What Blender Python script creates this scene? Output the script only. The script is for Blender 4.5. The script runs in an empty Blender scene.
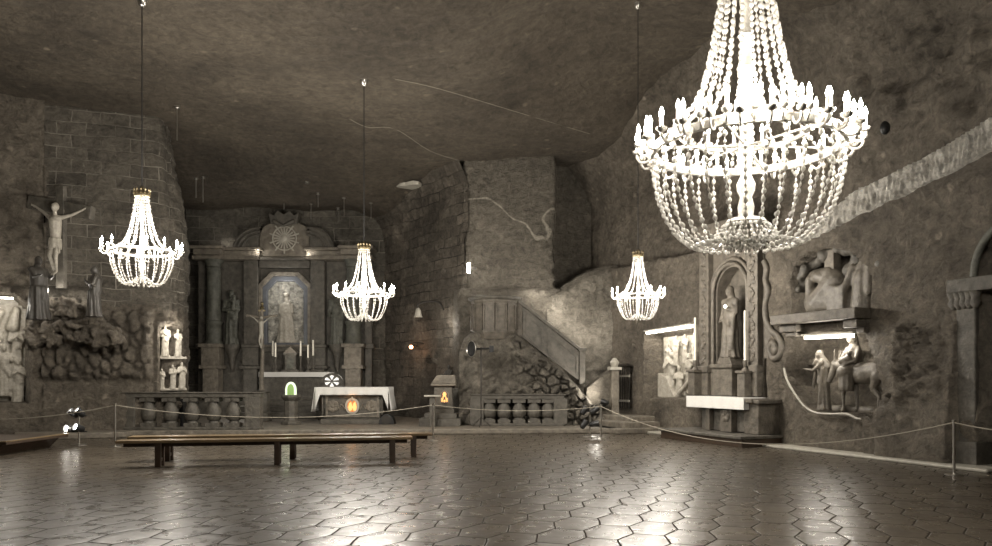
import bpy, math, random
from mathutils import Vector, Matrix, noise
random.seed(7)
C = bpy.context.scene.collection
PI = math.pi
F = 760.0; CX = 496.0; HY = 378.0; EYE = 1.7

# ------------------------------------------------------------------ measuring helpers
def X_at(px, Y): return (px - CX) / F * Y
def Z_at(py, Y): return EYE + (HY - py) / F * Y
def P(px, py, Y): return Vector((X_at(px, Y), Y, Z_at(py, Y)))
def lerp(a, b, t): return a + (b - a) * t
def sstep(a, b, x):
    t = min(1, max(0, (x - a) / (b - a))) if a != b else float(x > a)
    return t * t * (3 - 2 * t)
def interp(pts, x):
    if x <= pts[0][0]: return pts[0][1]
    for (a, b), (c, d) in zip(pts, pts[1:]):
        if x <= c: return lerp(b, d, (x - a) / (c - a))
    return pts[-1][1]
def fbm(x, y, z, o=4):
    s = 0; a = 1; f = 1
    for i in range(o):
        s += a * noise.noise(Vector((x * f, y * f, z * f))); a *= .5; f *= 2.03
    return s
def cell(x, y, z):
    d, p = noise.voronoi(Vector((x, y, z)))
    return d[1] - d[0]

# ------------------------------------------------------------------ materials
def new_mat(name):
    m = bpy.data.materials.new(name); m.use_nodes = True
    nt = m.node_tree; b = nt.nodes['Principled BSDF']
    return m, nt, b
def N(nt, t, **k):
    n = nt.nodes.new(t)
    for a, v in k.items():
        if a in n.inputs: n.inputs[a].default_value = v
        else: setattr(n, a, v)
    return n
def simple(name, col, rough=.6, metal=0, emit=None, es=0, noise_amt=.0, scale=8, bump=0, trans=0):
    m, nt, b = new_mat(name)
    b.inputs['Base Color'].default_value = (*col, 1); b.inputs['Roughness'].default_value = rough
    b.inputs['Metallic'].default_value = metal
    if trans: b.inputs['Transmission Weight'].default_value = trans
    if emit:
        b.inputs['Emission Color'].default_value = (*emit, 1); b.inputs['Emission Strength'].default_value = es
    if noise_amt or bump:
        tc = N(nt, 'ShaderNodeTexCoord'); n = N(nt, 'ShaderNodeTexNoise', Scale=scale, Detail=8.0, Roughness=.65)
        nt.links.new(tc.outputs['Object'], n.inputs['Vector'])
        if noise_amt:
            r = N(nt, 'ShaderNodeValToRGB')
            r.color_ramp.elements[0].position = .3; r.color_ramp.elements[1].position = .72
            r.color_ramp.elements[0].color = (*[c * (1 - noise_amt) for c in col], 1)
            r.color_ramp.elements[1].color = (*[min(1, c * (1 + noise_amt)) for c in col], 1)
            nt.links.new(n.outputs['Fac'], r.inputs['Fac']); nt.links.new(r.outputs['Color'], b.inputs['Base Color'])
        if bump:
            bp = N(nt, 'ShaderNodeBump', Strength=bump, Distance=.05)
            nt.links.new(n.outputs['Fac'], bp.inputs['Height']); nt.links.new(bp.outputs['Normal'], b.inputs['Normal'])
    return m

def rock_mat(name, dark, light, scale=.55, bump=.8, spots=True, brick=None, mortar=(.33, .30, .25), veins=0.0):
    """salt rock: mottled, scratched; brick=(w,h) adds courses of hewn blocks along the UVs (metres)"""
    m, nt, b = new_mat(name); L = nt.links.new
    tc = N(nt, 'ShaderNodeTexCoord')
    n1 = N(nt, 'ShaderNodeTexNoise', Scale=scale, Detail=10.0, Roughness=.62); L(tc.outputs['Object'], n1.inputs['Vector'])
    mp = N(nt, 'ShaderNodeMapping'); mp.inputs['Scale'].default_value = (2.2, 2.2, 5.0); L(tc.outputs['Object'], mp.inputs['Vector'])
    n2 = N(nt, 'ShaderNodeTexNoise', Scale=1.6, Detail=9.0, Roughness=.7); L(mp.outputs['Vector'], n2.inputs['Vector'])
    mx = N(nt, 'ShaderNodeMath', operation='MULTIPLY_ADD'); L(n2.outputs['Fac'], mx.inputs[0]); mx.inputs[1].default_value = .55; L(n1.outputs['Fac'], mx.inputs[2])
    r = N(nt, 'ShaderNodeValToRGB'); e = r.color_ramp.elements
    e[0].position = .55; e[0].color = (*dark, 1); e[1].position = 1.0; e[1].color = (*light, 1)
    L(mx.outputs[0], r.inputs['Fac']); col = r.outputs['Color']
    height = mx.outputs[0]
    if spots:
        v = N(nt, 'ShaderNodeTexVoronoi', Scale=1.1); L(tc.outputs['Object'], v.inputs['Vector'])
        wn = N(nt, 'ShaderNodeTexNoise', Scale=9.0, Detail=3.0); L(tc.outputs['Object'], wn.inputs['Vector'])
        ad = N(nt, 'ShaderNodeMath', operation='MULTIPLY_ADD'); L(wn.outputs['Fac'], ad.inputs[0]); ad.inputs[1].default_value = .16; L(v.outputs['Distance'], ad.inputs[2])
        cr = N(nt, 'ShaderNodeMapRange'); L(ad.outputs[0], cr.inputs['Value']); cr.inputs['From Min'].default_value = .19; cr.inputs['From Max'].default_value = .13
        cr.inputs['To Max'].default_value = .55
        mc = N(nt, 'ShaderNodeMix', data_type='RGBA'); L(cr.outputs[0], mc.inputs[0]); L(col, mc.inputs[6]); mc.inputs[7].default_value = (*[min(1, c * 1.7) for c in light], 1)
        col = mc.outputs[2]
    if veins:
        w = N(nt, 'ShaderNodeTexWave', Scale=.07, Distortion=14.0, Detail=4.0, wave_type='BANDS', bands_direction='DIAGONAL'); w.inputs['Detail Scale'].default_value = 1.2
        L(tc.outputs['Object'], w.inputs['Vector'])
        vr = N(nt, 'ShaderNodeMapRange'); L(w.outputs['Fac'], vr.inputs['Value']); vr.inputs['From Min'].default_value = .9985; vr.inputs['From Max'].default_value = 1.0
        vr.inputs['To Max'].default_value = veins
        mc = N(nt, 'ShaderNodeMix', data_type='RGBA'); L(vr.outputs[0], mc.inputs[0]); L(col, mc.inputs[6]); mc.inputs[7].default_value = (.5, .46, .38, 1)
        col = mc.outputs[2]
    n3 = N(nt, 'ShaderNodeTexNoise', Scale=5.0, Detail=9.0, Roughness=.8); n3.inputs['Distortion'].default_value = .6; L(tc.outputs['Object'], n3.inputs['Vector'])
    hh = N(nt, 'ShaderNodeMath', operation='MULTIPLY_ADD'); L(n3.outputs['Fac'], hh.inputs[0]); hh.inputs[1].default_value = 1.5; L(height, hh.inputs[2])
    hout = hh.outputs[0]
    # fine mottling: darker pits and pale grains
    cr3 = N(nt, 'ShaderNodeMapRange'); L(n3.outputs['Fac'], cr3.inputs['Value']); cr3.inputs['From Min'].default_value = .3; cr3.inputs['From Max'].default_value = .72; cr3.inputs['To Min'].default_value = .45; cr3.inputs['To Max'].default_value = 1.9
    cmb = N(nt, 'ShaderNodeVectorMath', operation='SCALE'); L(col, cmb.inputs[0]); L(cr3.outputs[0], cmb.inputs['Scale']); col = cmb.outputs[0]
    # chisel scratches and thin salt crusts: sharp ridges
    rg = N(nt, 'ShaderNodeTexNoise', noise_type='RIDGED_MULTIFRACTAL', Scale=1.7, Detail=7.0, Roughness=.62, Lacunarity=2.3); rg.inputs['Distortion'].default_value = .5
    mp2 = N(nt, 'ShaderNodeMapping'); mp2.inputs['Rotation'].default_value = (.5, .5, .4); mp2.inputs['Scale'].default_value = (1, 1, 1.8); L(tc.outputs['Object'], mp2.inputs['Vector']); L(mp2.outputs['Vector'], rg.inputs['Vector'])
    rm = N(nt, 'ShaderNodeMapRange'); L(rg.outputs['Fac'], rm.inputs['Value']); rm.inputs['From Min'].default_value = .75; rm.inputs['From Max'].default_value = 1.5; rm.inputs['To Max'].default_value = .5
    mcr = N(nt, 'ShaderNodeMix', data_type='RGBA'); L(rm.outputs[0], mcr.inputs[0]); L(col, mcr.inputs[6]); mcr.inputs[7].default_value = (*[min(1, c * 2.0) for c in light], 1); col = mcr.outputs[2]
    hr = N(nt, 'ShaderNodeMath', operation='MULTIPLY_ADD'); L(rg.outputs['Fac'], hr.inputs[0]); hr.inputs[1].default_value = .28; L(hout, hr.inputs[2]); hout = hr.outputs[0]
    if brick:
        wv = N(nt, 'ShaderNodeTexNoise', Scale=1.3, Detail=2.0); L(tc.outputs['UV'], wv.inputs['Vector'])
        sc = N(nt, 'ShaderNodeVectorMath', operation='MULTIPLY_ADD'); L(wv.outputs['Color'], sc.inputs[0]); sc.inputs[1].default_value = (.16, .16, 0); L(tc.outputs['UV'], sc.inputs[2])
        bt = N(nt, 'ShaderNodeTexBrick', Scale=1.0); L(sc.outputs[0], bt.inputs['Vector'])
        bt.inputs['Brick Width'].default_value = brick[0]; bt.inputs['Row Height'].default_value = brick[1]
        bt.inputs['Mortar Size'].default_value = .016; bt.inputs['Mortar Smooth'].default_value = .3; bt.inputs['Bias'].default_value = -.2
        bt.inputs['Color1'].default_value = (.75, .75, .75, 1); bt.inputs['Color2'].default_value = (1.25, 1.25, 1.25, 1); bt.inputs['Mortar'].default_value = (1, 1, 1, 1)
        mu = N(nt, 'ShaderNodeMix', data_type='RGBA', blend_type='MULTIPLY'); mu.inputs[0].default_value = 1; L(col, mu.inputs[6]); L(bt.outputs['Color'], mu.inputs[7])
        nb = N(nt, 'ShaderNodeTexNoise', Scale=.9, Detail=3.0); L(tc.outputs['UV'], nb.inputs['Vector'])
        nr = N(nt, 'ShaderNodeMapRange'); L(nb.outputs['Fac'], nr.inputs['Value']); nr.inputs['From Min'].default_value = .4; nr.inputs['From Max'].default_value = .65
        mm = N(nt, 'ShaderNodeMath', operation='MULTIPLY'); L(bt.outputs['Fac'], mm.inputs[0]); L(nr.outputs[0], mm.inputs[1])
        mc = N(nt, 'ShaderNodeMix', data_type='RGBA'); L(mm.outputs[0], mc.inputs[0]); L(mu.outputs[2], mc.inputs[6]); mc.inputs[7].default_value = (*mortar, 1)
        col = mc.outputs[2]
        hb = N(nt, 'ShaderNodeMath', operation='MULTIPLY_ADD'); L(bt.outputs['Fac'], hb.inputs[0]); hb.inputs[1].default_value = -.9; L(hout, hb.inputs[2]); hout = hb.outputs[0]
    bp = N(nt, 'ShaderNodeBump', Strength=min(1, bump * 1.2), Distance=.2); L(hout, bp.inputs['Height']); L(bp.outputs['Normal'], b.inputs['Normal'])
    L(col, b.inputs['Base Color']); b.inputs['Roughness'].default_value = .72
    b.inputs['Specular IOR Level'].default_value = .35
    return m

def floor_mat():
    """interlocking six-sided salt tiles, polished and wet-looking"""
    m, nt, b = new_mat('polished_salt_tiles'); L = nt.links.new
    tc = N(nt, 'ShaderNodeTexCoord'); mp = N(nt, 'ShaderNodeMapping'); L(tc.outputs['Object'], mp.inputs['Vector'])
    mp.inputs['Rotation'].default_value = (0, 0, math.radians(19)); 
    wn = N(nt, 'ShaderNodeTexNoise', Scale=3.0, Detail=4.0); L(tc.outputs['Object'], wn.inputs['Vector'])
    wv = N(nt, 'ShaderNodeVectorMath', operation='MULTIPLY_ADD'); L(wn.outputs['Color'], wv.inputs[0]); wv.inputs[1].default_value = (.035, .035, 0); L(mp.outputs['Vector'], wv.inputs[2])
    sp = N(nt, 'ShaderNodeSeparateXYZ'); L(wv.outputs[0], sp.inputs[0])
    def M(op, a, c=None, d=None):
        n = N(nt, 'ShaderNodeMath', operation=op)
        for i, v in enumerate((a, c, d)):
            if v is None: continue
            if isinstance(v, (int, float)): n.inputs[i].default_value = v
            else: L(v, n.inputs[i])
        return n.outputs[0]
    # flat-top hexagons: pitch across .435 per column, .79 tall, zigzag amplitude .1
    pw, ph, am = .44, .76, .055
    x, y = sp.outputs[0], sp.outputs[1]
    tri = M('PINGPONG', y, ph / 2)                      # 0..ph/2
    zig = M('MULTIPLY_ADD', tri, 2 * am * 2 / ph, -am)  # -am..am
    # neighbouring boundary zigzags are mirrored: parity of the column flips the sign
    u0 = M('DIVIDE', x, pw)
    cix = M('FLOOR', u0); fr = M('SUBTRACT', u0, cix)
    par = M('MULTIPLY_ADD', M('MODULO', M('ABSOLUTE', cix), 2.0), -2.0, 1.0)    # +1 / -1
    zs = M('MULTIPLY', zig, par)
    xl = M('MULTIPLY', fr, pw)
    dl = M('SUBTRACT', xl, zs)                         # distance to left zigzag
    dr = M('SUBTRACT', M('SUBTRACT', pw, zs), xl)      # right boundary at pw + (-zs)
    inl = M('LESS_THAN', dl, 0.0); inr = M('LESS_THAN', dr, 0.0)
    # column parity of the cell really entered
    flip = M('MAXIMUM', inl, inr)
    parc = M('MULTIPLY', par, M('MULTIPLY_ADD', flip, -2.0, 1.0))
    off = M('MULTIPLY_ADD', parc, ph / 4, ph / 4)      # 0 or ph/2
    yy = M('ADD', y, off)
    dy = M('PINGPONG', yy, ph / 2)                     # distance to horizontal joint at multiples of ph
    dz = M('MINIMUM', M('ABSOLUTE', dl), M('ABSOLUTE', dr))
    d = M('MINIMUM', dz, dy)
    g = N(nt, 'ShaderNodeMapRange', interpolation_type='SMOOTHSTEP'); L(d, g.inputs['Value']); g.inputs['From Min'].default_value = .004; g.inputs['From Max'].default_value = .017
    pil = N(nt, 'ShaderNodeMapRange', interpolation_type='SMOOTHERSTEP'); L(d, pil.inputs['Value']); pil.inputs['From Min'].default_value = 0; pil.inputs['From Max'].default_value = .12
    n1 = N(nt, 'ShaderNodeTexNoise', Scale=1.1, Detail=9.0, Roughness=.65); L(tc.outputs['Object'], n1.inputs['Vector'])
    r = N(nt, 'ShaderNodeValToRGB'); e = r.color_ramp.elements; e[0].position = .32; e[0].color = (.048, .039, .029, 1); e[1].position = .72; e[1].color = (.10, .083, .062, 1)
    L(n1.outputs['Fac'], r.inputs['Fac'])
    mc = N(nt, 'ShaderNodeMix', data_type='RGBA'); L(g.outputs[0], mc.inputs[0]); mc.inputs[6].default_value = (.03, .025, .02, 1); L(r.outputs['Color'], mc.inputs[7])
    L(mc.outputs[2], b.inputs['Base Color'])
    n2 = N(nt, 'ShaderNodeTexNoise', Scale=5.0, Detail=6.0); L(tc.outputs['Object'], n2.inputs['Vector'])
    rr = N(nt, 'ShaderNodeMapRange'); L(n2.outputs['Fac'], rr.inputs['Value']); rr.inputs['From Min'].default_value = .3; rr.inputs['From Max'].default_value = .7; rr.inputs['To Min'].default_value = .23; rr.inputs['To Max'].default_value = .38
    rj = N(nt, 'ShaderNodeMix', data_type='FLOAT'); L(g.outputs[0], rj.inputs[0]); rj.inputs[2].default_value = .8; L(rr.outputs[0], rj.inputs[3]); L(rj.outputs[0], b.inputs['Roughness'])
    L(M('MULTIPLY', g.outputs[0], .4), b.inputs['Specular IOR Level'])
    hh = M('MULTIPLY_ADD', n2.outputs['Fac'], .05, M('MULTIPLY_ADD', g.outputs[0], .5, M('MULTIPLY', pil.outputs[0], .12)))
    n4 = N(nt, 'ShaderNodeTexNoise', Scale=22.0, Detail=4.0); L(tc.outputs['Object'], n4.inputs['Vector'])
    hh = M('MULTIPLY_ADD', n4.outputs['Fac'], .03, hh)
    bp = N(nt, 'ShaderNodeBump', Strength=.6, Distance=.035); L(hh, bp.inputs['Height']); L(bp.outputs['Normal'], b.inputs['Normal'])
    return m

MT = {}
MT['rock'] = rock_mat('salt_rock', (.085, .072, .056), (.23, .20, .158))
MT['rock_slab'] = rock_mat('salt_rock_smooth_face', (.09, .079, .063), (.2, .18, .146), scale=.4, veins=.6)
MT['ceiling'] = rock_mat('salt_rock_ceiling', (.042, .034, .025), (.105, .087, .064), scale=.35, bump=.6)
MT['brick_l'] = rock_mat('hewn_salt_blocks', (.085, .075, .06), (.19, .17, .138), brick=(.78, .37), spots=False, bump=.8, mortar=(.40, .37, .31))
MT['brick_r'] = rock_mat('hewn_salt_blocks_dark', (.085, .073, .058), (.2, .175, .14), brick=(.8, .36), spots=False, mortar=(.02, .018, .015), bump=.9)
MT['brick_b'] = rock_mat('hewn_salt_blocks_back', (.07, .064, .052), (.16, .146, .12), brick=(1.25, .5), spots=False, bump=.7)
MT['stone'] = simple('carved_salt', (.155, .136, .108), .62, noise_amt=.5, scale=5, bump=.9)
MT['stone_brown'] = simple('carved_brown_salt', (.10, .087, .069), .6, noise_amt=.5, scale=5, bump=.9)
MT['stone_dark'] = simple('carved_dark_salt', (.085, .077, .063), .6, noise_amt=.5, scale=5, bump=.9)
MT['stone_green'] = simple('carved_greenish_salt', (.085, .086, .07), .55, noise_amt=.5, scale=5, bump=.9)
MT['stone_light'] = simple('pale_salt', (.36, .34, .29), .55, noise_amt=.2, scale=4, bump=.25)
MT['salt_white'] = simple('white_crystal_salt', (.42, .40, .355), .45, noise_amt=.15, scale=14, bump=.5)
MT['statue_dark'] = simple('statue_dark_salt', (.055, .05, .043), .5, noise_amt=.3, scale=6, bump=.2)
MT['statue'] = simple('statue_salt', (.125, .11, .088), .5, noise_amt=.4, scale=9, bump=.5)
MT['statue_pale'] = simple('statue_pale_salt', (.34, .315, .265), .5, noise_amt=.3, scale=10, bump=.5)
MT['wood'] = simple('varnished_wood', (.19, .135, .075), .28, noise_amt=.25, scale=2.5)
MT['wood_dark'] = simple('dark_wood', (.05, .032, .02), .45, noise_amt=.3, scale=4, bump=.2)
MT['cloth'] = simple('white_linen', (.66, .65, .62), .85, noise_amt=.05, scale=20)
MT['black'] = simple('black_plastic', (.012, .012, .012), .45)
MT['chrome'] = simple('brushed_steel', (.62, .6, .56), .28, 1)
MT['gold'] = simple('gilt_metal', (.36, .30, .19), .4, 1)
MT['rope'] = simple('pale_rope', (.34, .31, .25), .9)
MT['cable'] = simple('dark_cable', (.02, .02, .02), .6)
MT['wax'] = simple('white_wax', (.8, .76, .66), .5)
MT['frost'] = simple('frame_blue_grey', (.09, .096, .108), .45, noise_amt=.2, scale=6)
MT['iron'] = simple('wrought_iron', (.05, .045, .04), .5, .6)
def crystal():
    m, nt, b = new_mat('salt_crystal_beads')
    b.inputs['Base Color'].default_value = (.6, .585, .55, 1); b.inputs['Roughness'].default_value = .15
    t = N(nt, 'ShaderNodeBsdfTranslucent'); t.inputs['Color'].default_value = (.68, .66, .62, 1)
    mx = N(nt, 'ShaderNodeMixShader'); mx.inputs[0].default_value = .45
    o = nt.nodes['Material Output']
    nt.links.new(b.outputs[0], mx.inputs[1]); nt.links.new(t.outputs[0], mx.inputs[2]); nt.links.new(mx.outputs[0], o.inputs['Surface'])
    return m
MT['crystal'] = crystal()
def glow(name, col, s, mis=False):
    m = simple(name, (.02, .02, .02), .5, emit=col, es=s)
    try: m.cycles.emission_sampling = 'AUTO' if mis else 'NONE'
    except Exception: pass
    return m
MT['bulb'] = glow('candle_bulb_glow', (1, .93, .8), 60)
MT['lamp'] = glow('lamp_glow', (1, .94, .84), 30)
MT['strip'] = glow('strip_light_glow', (1, .94, .82), 14)
MT['green'] = glow('green_lamp_glow', (.42, .66, .16), .5)
MT['orange'] = glow('orange_lamp_glow', (1, .42, .13), 1.6)
MT['amber'] = glow('amber_bulb_glow', (1, .45, .2), 9)
MT['rosette'] = glow('backlit_alabaster_glow', (1, .95, .86), 1.0)

# ------------------------------------------------------------------ mesh builder
class MB:
    def __init__(s): s.v = []; s.f = []; s.uv = None
    def add(s, vs, fs):
        o = len(s.v); s.v += [tuple(v) for v in vs]; s.f += [tuple(i + o for i in f) for f in fs]; return s
    def box(s, cx, cy, cz, sx, sy, sz, rz=0, m=None):
        vs = [Vector((x * sx / 2, y * sy / 2, z * sz / 2)) for x in (-1, 1) for y in (-1, 1) for z in (-1, 1)]
        R = m if m is not None else Matrix.Rotation(rz, 3, 'Z')
        vs = [R @ v + Vector((cx, cy, cz)) for v in vs]
        return s.add(vs, [(0, 1, 3, 2), (4, 6, 7, 5), (0, 4, 5, 1), (2, 3, 7, 6), (0, 2, 6, 4), (1, 5, 7, 3)])
    def bx(s, x0, x1, y0, y1, z0, z1): return s.box((x0 + x1) / 2, (y0 + y1) / 2, (z0 + z1) / 2, x1 - x0, y1 - y0, z1 - z0)
    def lathe(s, prof, c=(0, 0, 0), n=20, m=None, fold=0, nf=9, ph=0, sy=1):
        c = Vector(c); vs = []; fs = []
        for i, (r, z) in enumerate(prof):
            for k in range(n):
                a = 2 * PI * k / n; rr = r * (1 + fold * math.sin(nf * a + ph + i * .35))
                v = Vector((rr * math.cos(a), rr * math.sin(a) * sy, z))
                if m is not None: v = m @ v
                vs.append(v + c)
        for i in range(len(prof) - 1):
            for k in range(n):
                fs.append((i * n + k, i * n + (k + 1) % n, (i + 1) * n + (k + 1) % n, (i + 1) * n + k))
        fs.append(tuple(reversed(range(n)))); fs.append(tuple((len(prof) - 1) * n + k for k in range(n)))
        return s.add(vs, fs)
    def tube(s, pts, r, n=6, rs=None, closed=False):
        pts = [Vector(p) for p in pts]; L = len(pts); vs = []; fs = []
        up = Vector((0, 0, 1))
        for i, p in enumerate(pts):
            if closed: t = (pts[(i + 1) % L] - pts[i - 1]).normalized()
            else: t = (pts[min(i + 1, L - 1)] - pts[max(i - 1, 0)]).normalized()
            if i == 0:
                a = t.cross(up)
                if a.length < .05: a = t.cross(Vector((1, 0, 0)))
            else: a = last - t * last.dot(t)          # carry the frame along the curve
            if a.length < 1e-4: a = t.orthogonal()
            a.normalize(); last = a.copy(); b2 = a.cross(t); rr = rs[i] if rs else r
            for k in range(n):
                q = 2 * PI * k / n; vs.append(p + a * (rr * math.cos(q)) + b2 * (rr * math.sin(q)))
        for i in range(L if closed else L - 1):
            j = (i + 1) % L
            for k in range(n): fs.append((i * n + k, j * n + k, j * n + (k + 1) % n, i * n + (k + 1) % n))
        if not closed: fs.append(tuple(range(n))); fs.append(tuple(reversed([(L - 1) * n + k for k in range(n)])))
        return s.add(vs, fs)
    def ball(s, c, r, sc=(1, 1, 1), n=10, m=None):
        prof = [(max(1e-4, r * math.sin(PI * i / (n // 2 + 2))), -r * math.cos(PI * i / (n // 2 + 2))) for i in range(n // 2 + 3)]
        S = Matrix.Diagonal(sc); M = S if m is None else m @ S
        return s.lathe(prof, c, n, M)
    def cap(s, a, b, r0, r1=None, n=10):          # tapered capsule
        a, b = Vector(a), Vector(b); r1 = r0 if r1 is None else r1
        d = b - a; L = max(d.length, 1e-5); q = d.to_track_quat('Z', 'Y').to_matrix()
        prof = [(max(1e-4, r0 * math.sin(t)), -r0 * math.cos(t)) for t in (0, .5, 1.05)] + [(r0, 0), (r1, L)] + [(max(1e-4, r1 * math.sin(t)), L + r1 * math.cos(t)) for t in (1.05, .5, 0)]
        return s.lathe(prof, a, n, q)
    def prism(s, poly, y0, y1, m=None):           # poly in x,z; extruded along y
        n = len(poly); vs = [Vector((x, y0, z)) for x, z in poly] + [Vector((x, y1, z)) for x, z in poly]
        if m is not None: vs = [m @ v for v in vs]
        ar = sum(poly[i][0] * poly[(i + 1) % n][1] - poly[(i + 1) % n][0] * poly[i][1] for i in range(n))
        f1 = tuple(range(n)); f2 = tuple(reversed(range(n, 2 * n)))
        sd = [(i, i + n, (i + 1) % n + n, (i + 1) % n) for i in range(n)]
        if ar < 0: f1 = tuple(reversed(f1)); f2 = tuple(reversed(f2)); sd = [tuple(reversed(q)) for q in sd]
        return s.add(vs, [f1, f2] + sd)
    def frame(s, outer, inner, y0, y1):           # ring between two x,z polygons of equal count
        n = len(outer)
        vs = [Vector((x, y, z)) for y in (y0, y1) for pl in (outer, inner) for x, z in pl]
        fs = []
        for i in range(n):
            j = (i + 1) % n
            fs += [(i, j, n + j, n + i), (2 * n + j, 2 * n + i, 3 * n + i, 3 * n + j), (j, i, 2 * n + i, 2 * n + j), (n + i, n + j, 3 * n + j, 3 * n + i)]
        return s.add(vs, fs)
    def mesh(s, name):
        me = bpy.data.meshes.new(name); me.from_pydata(s.v, [], s.f); me.validate(); me.update(); return me
    def build(s, name, mat, parent=None, smooth=False, bevel=0, label=None, loc=None, rz=0):
        me = s.mesh(name); o = bpy.data.objects.new(name, me); C.objects.link(o); me.materials.append(MT[mat] if isinstance(mat, str) else mat)
        if smooth:
            me.polygons.foreach_set('use_smooth', [True] * len(me.polygons))
            try: me.set_sharp_from_angle(angle=math.radians(50))
            except Exception: pass
        if bevel:
            b = o.modifiers.new('bevel', 'BEVEL'); b.width = bevel; b.segments = 2; b.limit_method = 'ANGLE'
        if parent: o.parent = parent
        if label: o['label'] = label
        if loc is not None: o.location = loc
        o.rotation_euler.z = rz
        return o
    def sculpt(s, name, mat, parent=None, vox=.03, it=3, rough=0, rs=6, **k):   # one continuous surface from overlapping forms
        o = s.build(name, mat, parent, **k)
        m = o.modifiers.new('r', 'REMESH'); m.mode = 'VOXEL'; m.voxel_size = vox; m.use_smooth_shade = True
        sm = o.modifiers.new('s', 'SMOOTH'); sm.iterations = it; sm.factor = .5
        dg = bpy.context.evaluated_depsgraph_get(); dg.update()
        me = bpy.data.meshes.new_from_object(o.evaluated_get(dg)); o.modifiers.clear()
        old = o.data; o.data = me; me.name = name
        if rough:
            ns = [v.normal.copy() for v in me.vertices]
            for v, n_ in zip(me.vertices, ns): q = v.co * rs; v.co += n_ * rough * (fbm(q.x, q.y, q.z, 3) + .6 * (min(.6, cell(q.x * .5, q.y * .5, q.z * .5)) - .3))
        if not me.materials: me.materials.append(MT[mat])
        return o

def tag(o, label=None, cat=None, group=None, kind=None):
    if label: o['label'] = label
    if cat: o['category'] = cat
    if group: o['group'] = group
    if kind: o['kind'] = kind
    return o
def thing(name, label, cat, loc=(0, 0, 0), rz=0, group=None, sc=1):
    o = bpy.data.objects.new(name, None); C.objects.link(o); o.location = loc; o.rotation_euler.z = rz; o.scale = (sc, sc, sc)
    o.empty_display_size = .2
    return tag(o, label, cat, group)
def struct(o): o['kind'] = 'structure'; return o
def copy_tree(o, parent=None):
    c = o.copy(); C.objects.link(c)
    if parent: c.parent = parent
    for ch in list(o.children): copy_tree(ch, c)
    return c
def light(kind, loc, power, col=(1, .93, .83), size=.1, aim=None, spot=None, blend=.5, name='lamp_light'):
    l = bpy.data.lights.new(name, kind); l.energy = power; l.color = col
    if kind in ('POINT', 'SPOT'): l.shadow_soft_size = size
    if kind == 'SPOT': l.spot_size = math.radians(spot or 60); l.spot_blend = blend
    if kind == 'AREA': l.size = size[0]; l.shape = 'RECTANGLE'; l.size_y = size[1]
    o = bpy.data.objects.new(name, l); C.objects.link(o); o.location = loc
    if aim is not None: o.rotation_euler = (Vector(aim) - Vector(loc)).to_track_quat('-Z', 'Y').to_euler()
    return o

# ------------------------------------------------------------------ ceiling height, right wall line
CP = [(-14, 21.5, 9.6), (-13, 22, 9.6), (-10, 23, 9.6), (-13, 31.5, 8.75), (-6.5, 31.5, 8.6), (-4.6, 31.5, 8.3), (-3.3, 20, 9.54), (-1.1, 26.5, 9.25), (2, 26.5, 9.4),
      (3.55, 19, 11.05), (5.9, 21.9, 10.9), (3, 28.6, 9.6), (8.5, 16.3, 10.0), (10, 10, 10.2), (-12, 15, 9.7), (0, 8, 10.4), (0, -4, 10.2), (-14, 0, 9.8), (11, 0, 10)]
def ceil_h(x, y):
    sw = 0; s = 0
    for a, b, h in CP:
        w = 1 / (((x - a) ** 2 + (y - b) ** 2) ** 1.5 + .02); sw += w; s += w * h
    return s / sw
RWX = lambda Y: 15.14 - .422 * Y
def Yw(px): return 15.14 / ((px - CX) / F + .422)
RU = Vector((.3888, -.9213, 0)); RN = Vector((-.9213, -.3888, 0)); RZ = math.atan2(RU.y, RU.x)
def RW(px, z=0, out=0.0):
    """a point of the right-hand wall seen in that direction, moved out into the room"""
    Y = Yw(px); return Vector((RWX(Y), Y, z)) + RN * out
def RWz(px, py): return Z_at(py, Yw(px))

def ribbon(name, path, mat, step, disp, z0=-.05, top=.25, ymin=None, mat2=None, where=None):
    """a wall: a path on plan, raised to the ceiling and displaced along its normal"""
    pts = [Vector((a, b, 0)) for a, b in path]; samples = []
    L = 0
    for a, b in zip(pts, pts[1:]):
        d = (b - a).length; st = step if (ymin is None or max(a.y, b.y) > ymin) else step * 6
        n = max(1, int(d / st)); t = (b - a).normalized(); nn = Vector((t.y, -t.x, 0))
        for i in range(n): samples.append((a.lerp(b, i / n), nn, L + d * i / n))
        L += d
    samples.append((pts[-1], nn, L))
    sm = []                                       # smooth normals at corners
    for i, (p, n_, s_) in enumerate(samples):
        acc = Vector((0, 0, 0))
        for j in range(max(0, i - 2), min(len(samples), i + 3)): acc += samples[j][1]
        sm.append((p, acc.normalized(), s_))
    rows = int(10.5 / step); vs = []; uv = []
    for p, n_, s_ in sm:
        h = ceil_h(p.x, p.y) + top
        for j in range(rows + 1):
            z = z0 + (h - z0) * j / rows
            d = disp(s_, z, p, h - top)
            v = p + n_ * d; vs.append((v.x, v.y, z)); uv.append((s_, z))
    fs = []; R = rows + 1
    for i in range(len(sm) - 1):
        for j in range(rows): fs.append((i * R + j, (i + 1) * R + j, (i + 1) * R + j + 1, i * R + j + 1))
    me = bpy.data.meshes.new(name); me.from_pydata(vs, [], fs)
    ul = me.uv_layers.new(name='UVMap')
    li = [0] * len(me.loops); me.loops.foreach_get('vertex_index', li)
    ul.data.foreach_set('uv', [c for i in li for c in uv[i]])
    me.materials.append(MT[mat]); me.polygons.foreach_set('use_smooth', [True] * len(me.polygons))
    if mat2:
        me.materials.append(MT[mat2]); ix = []
        for i in range(len(sm) - 1):
            for j in range(rows): ix.append(int(where(sm[i][0], uv[i * R + j][1])))
        me.polygons.foreach_set('material_index', ix)
    o = bpy.data.objects.new(name, me); C.objects.link(o); return struct(o)

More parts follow.
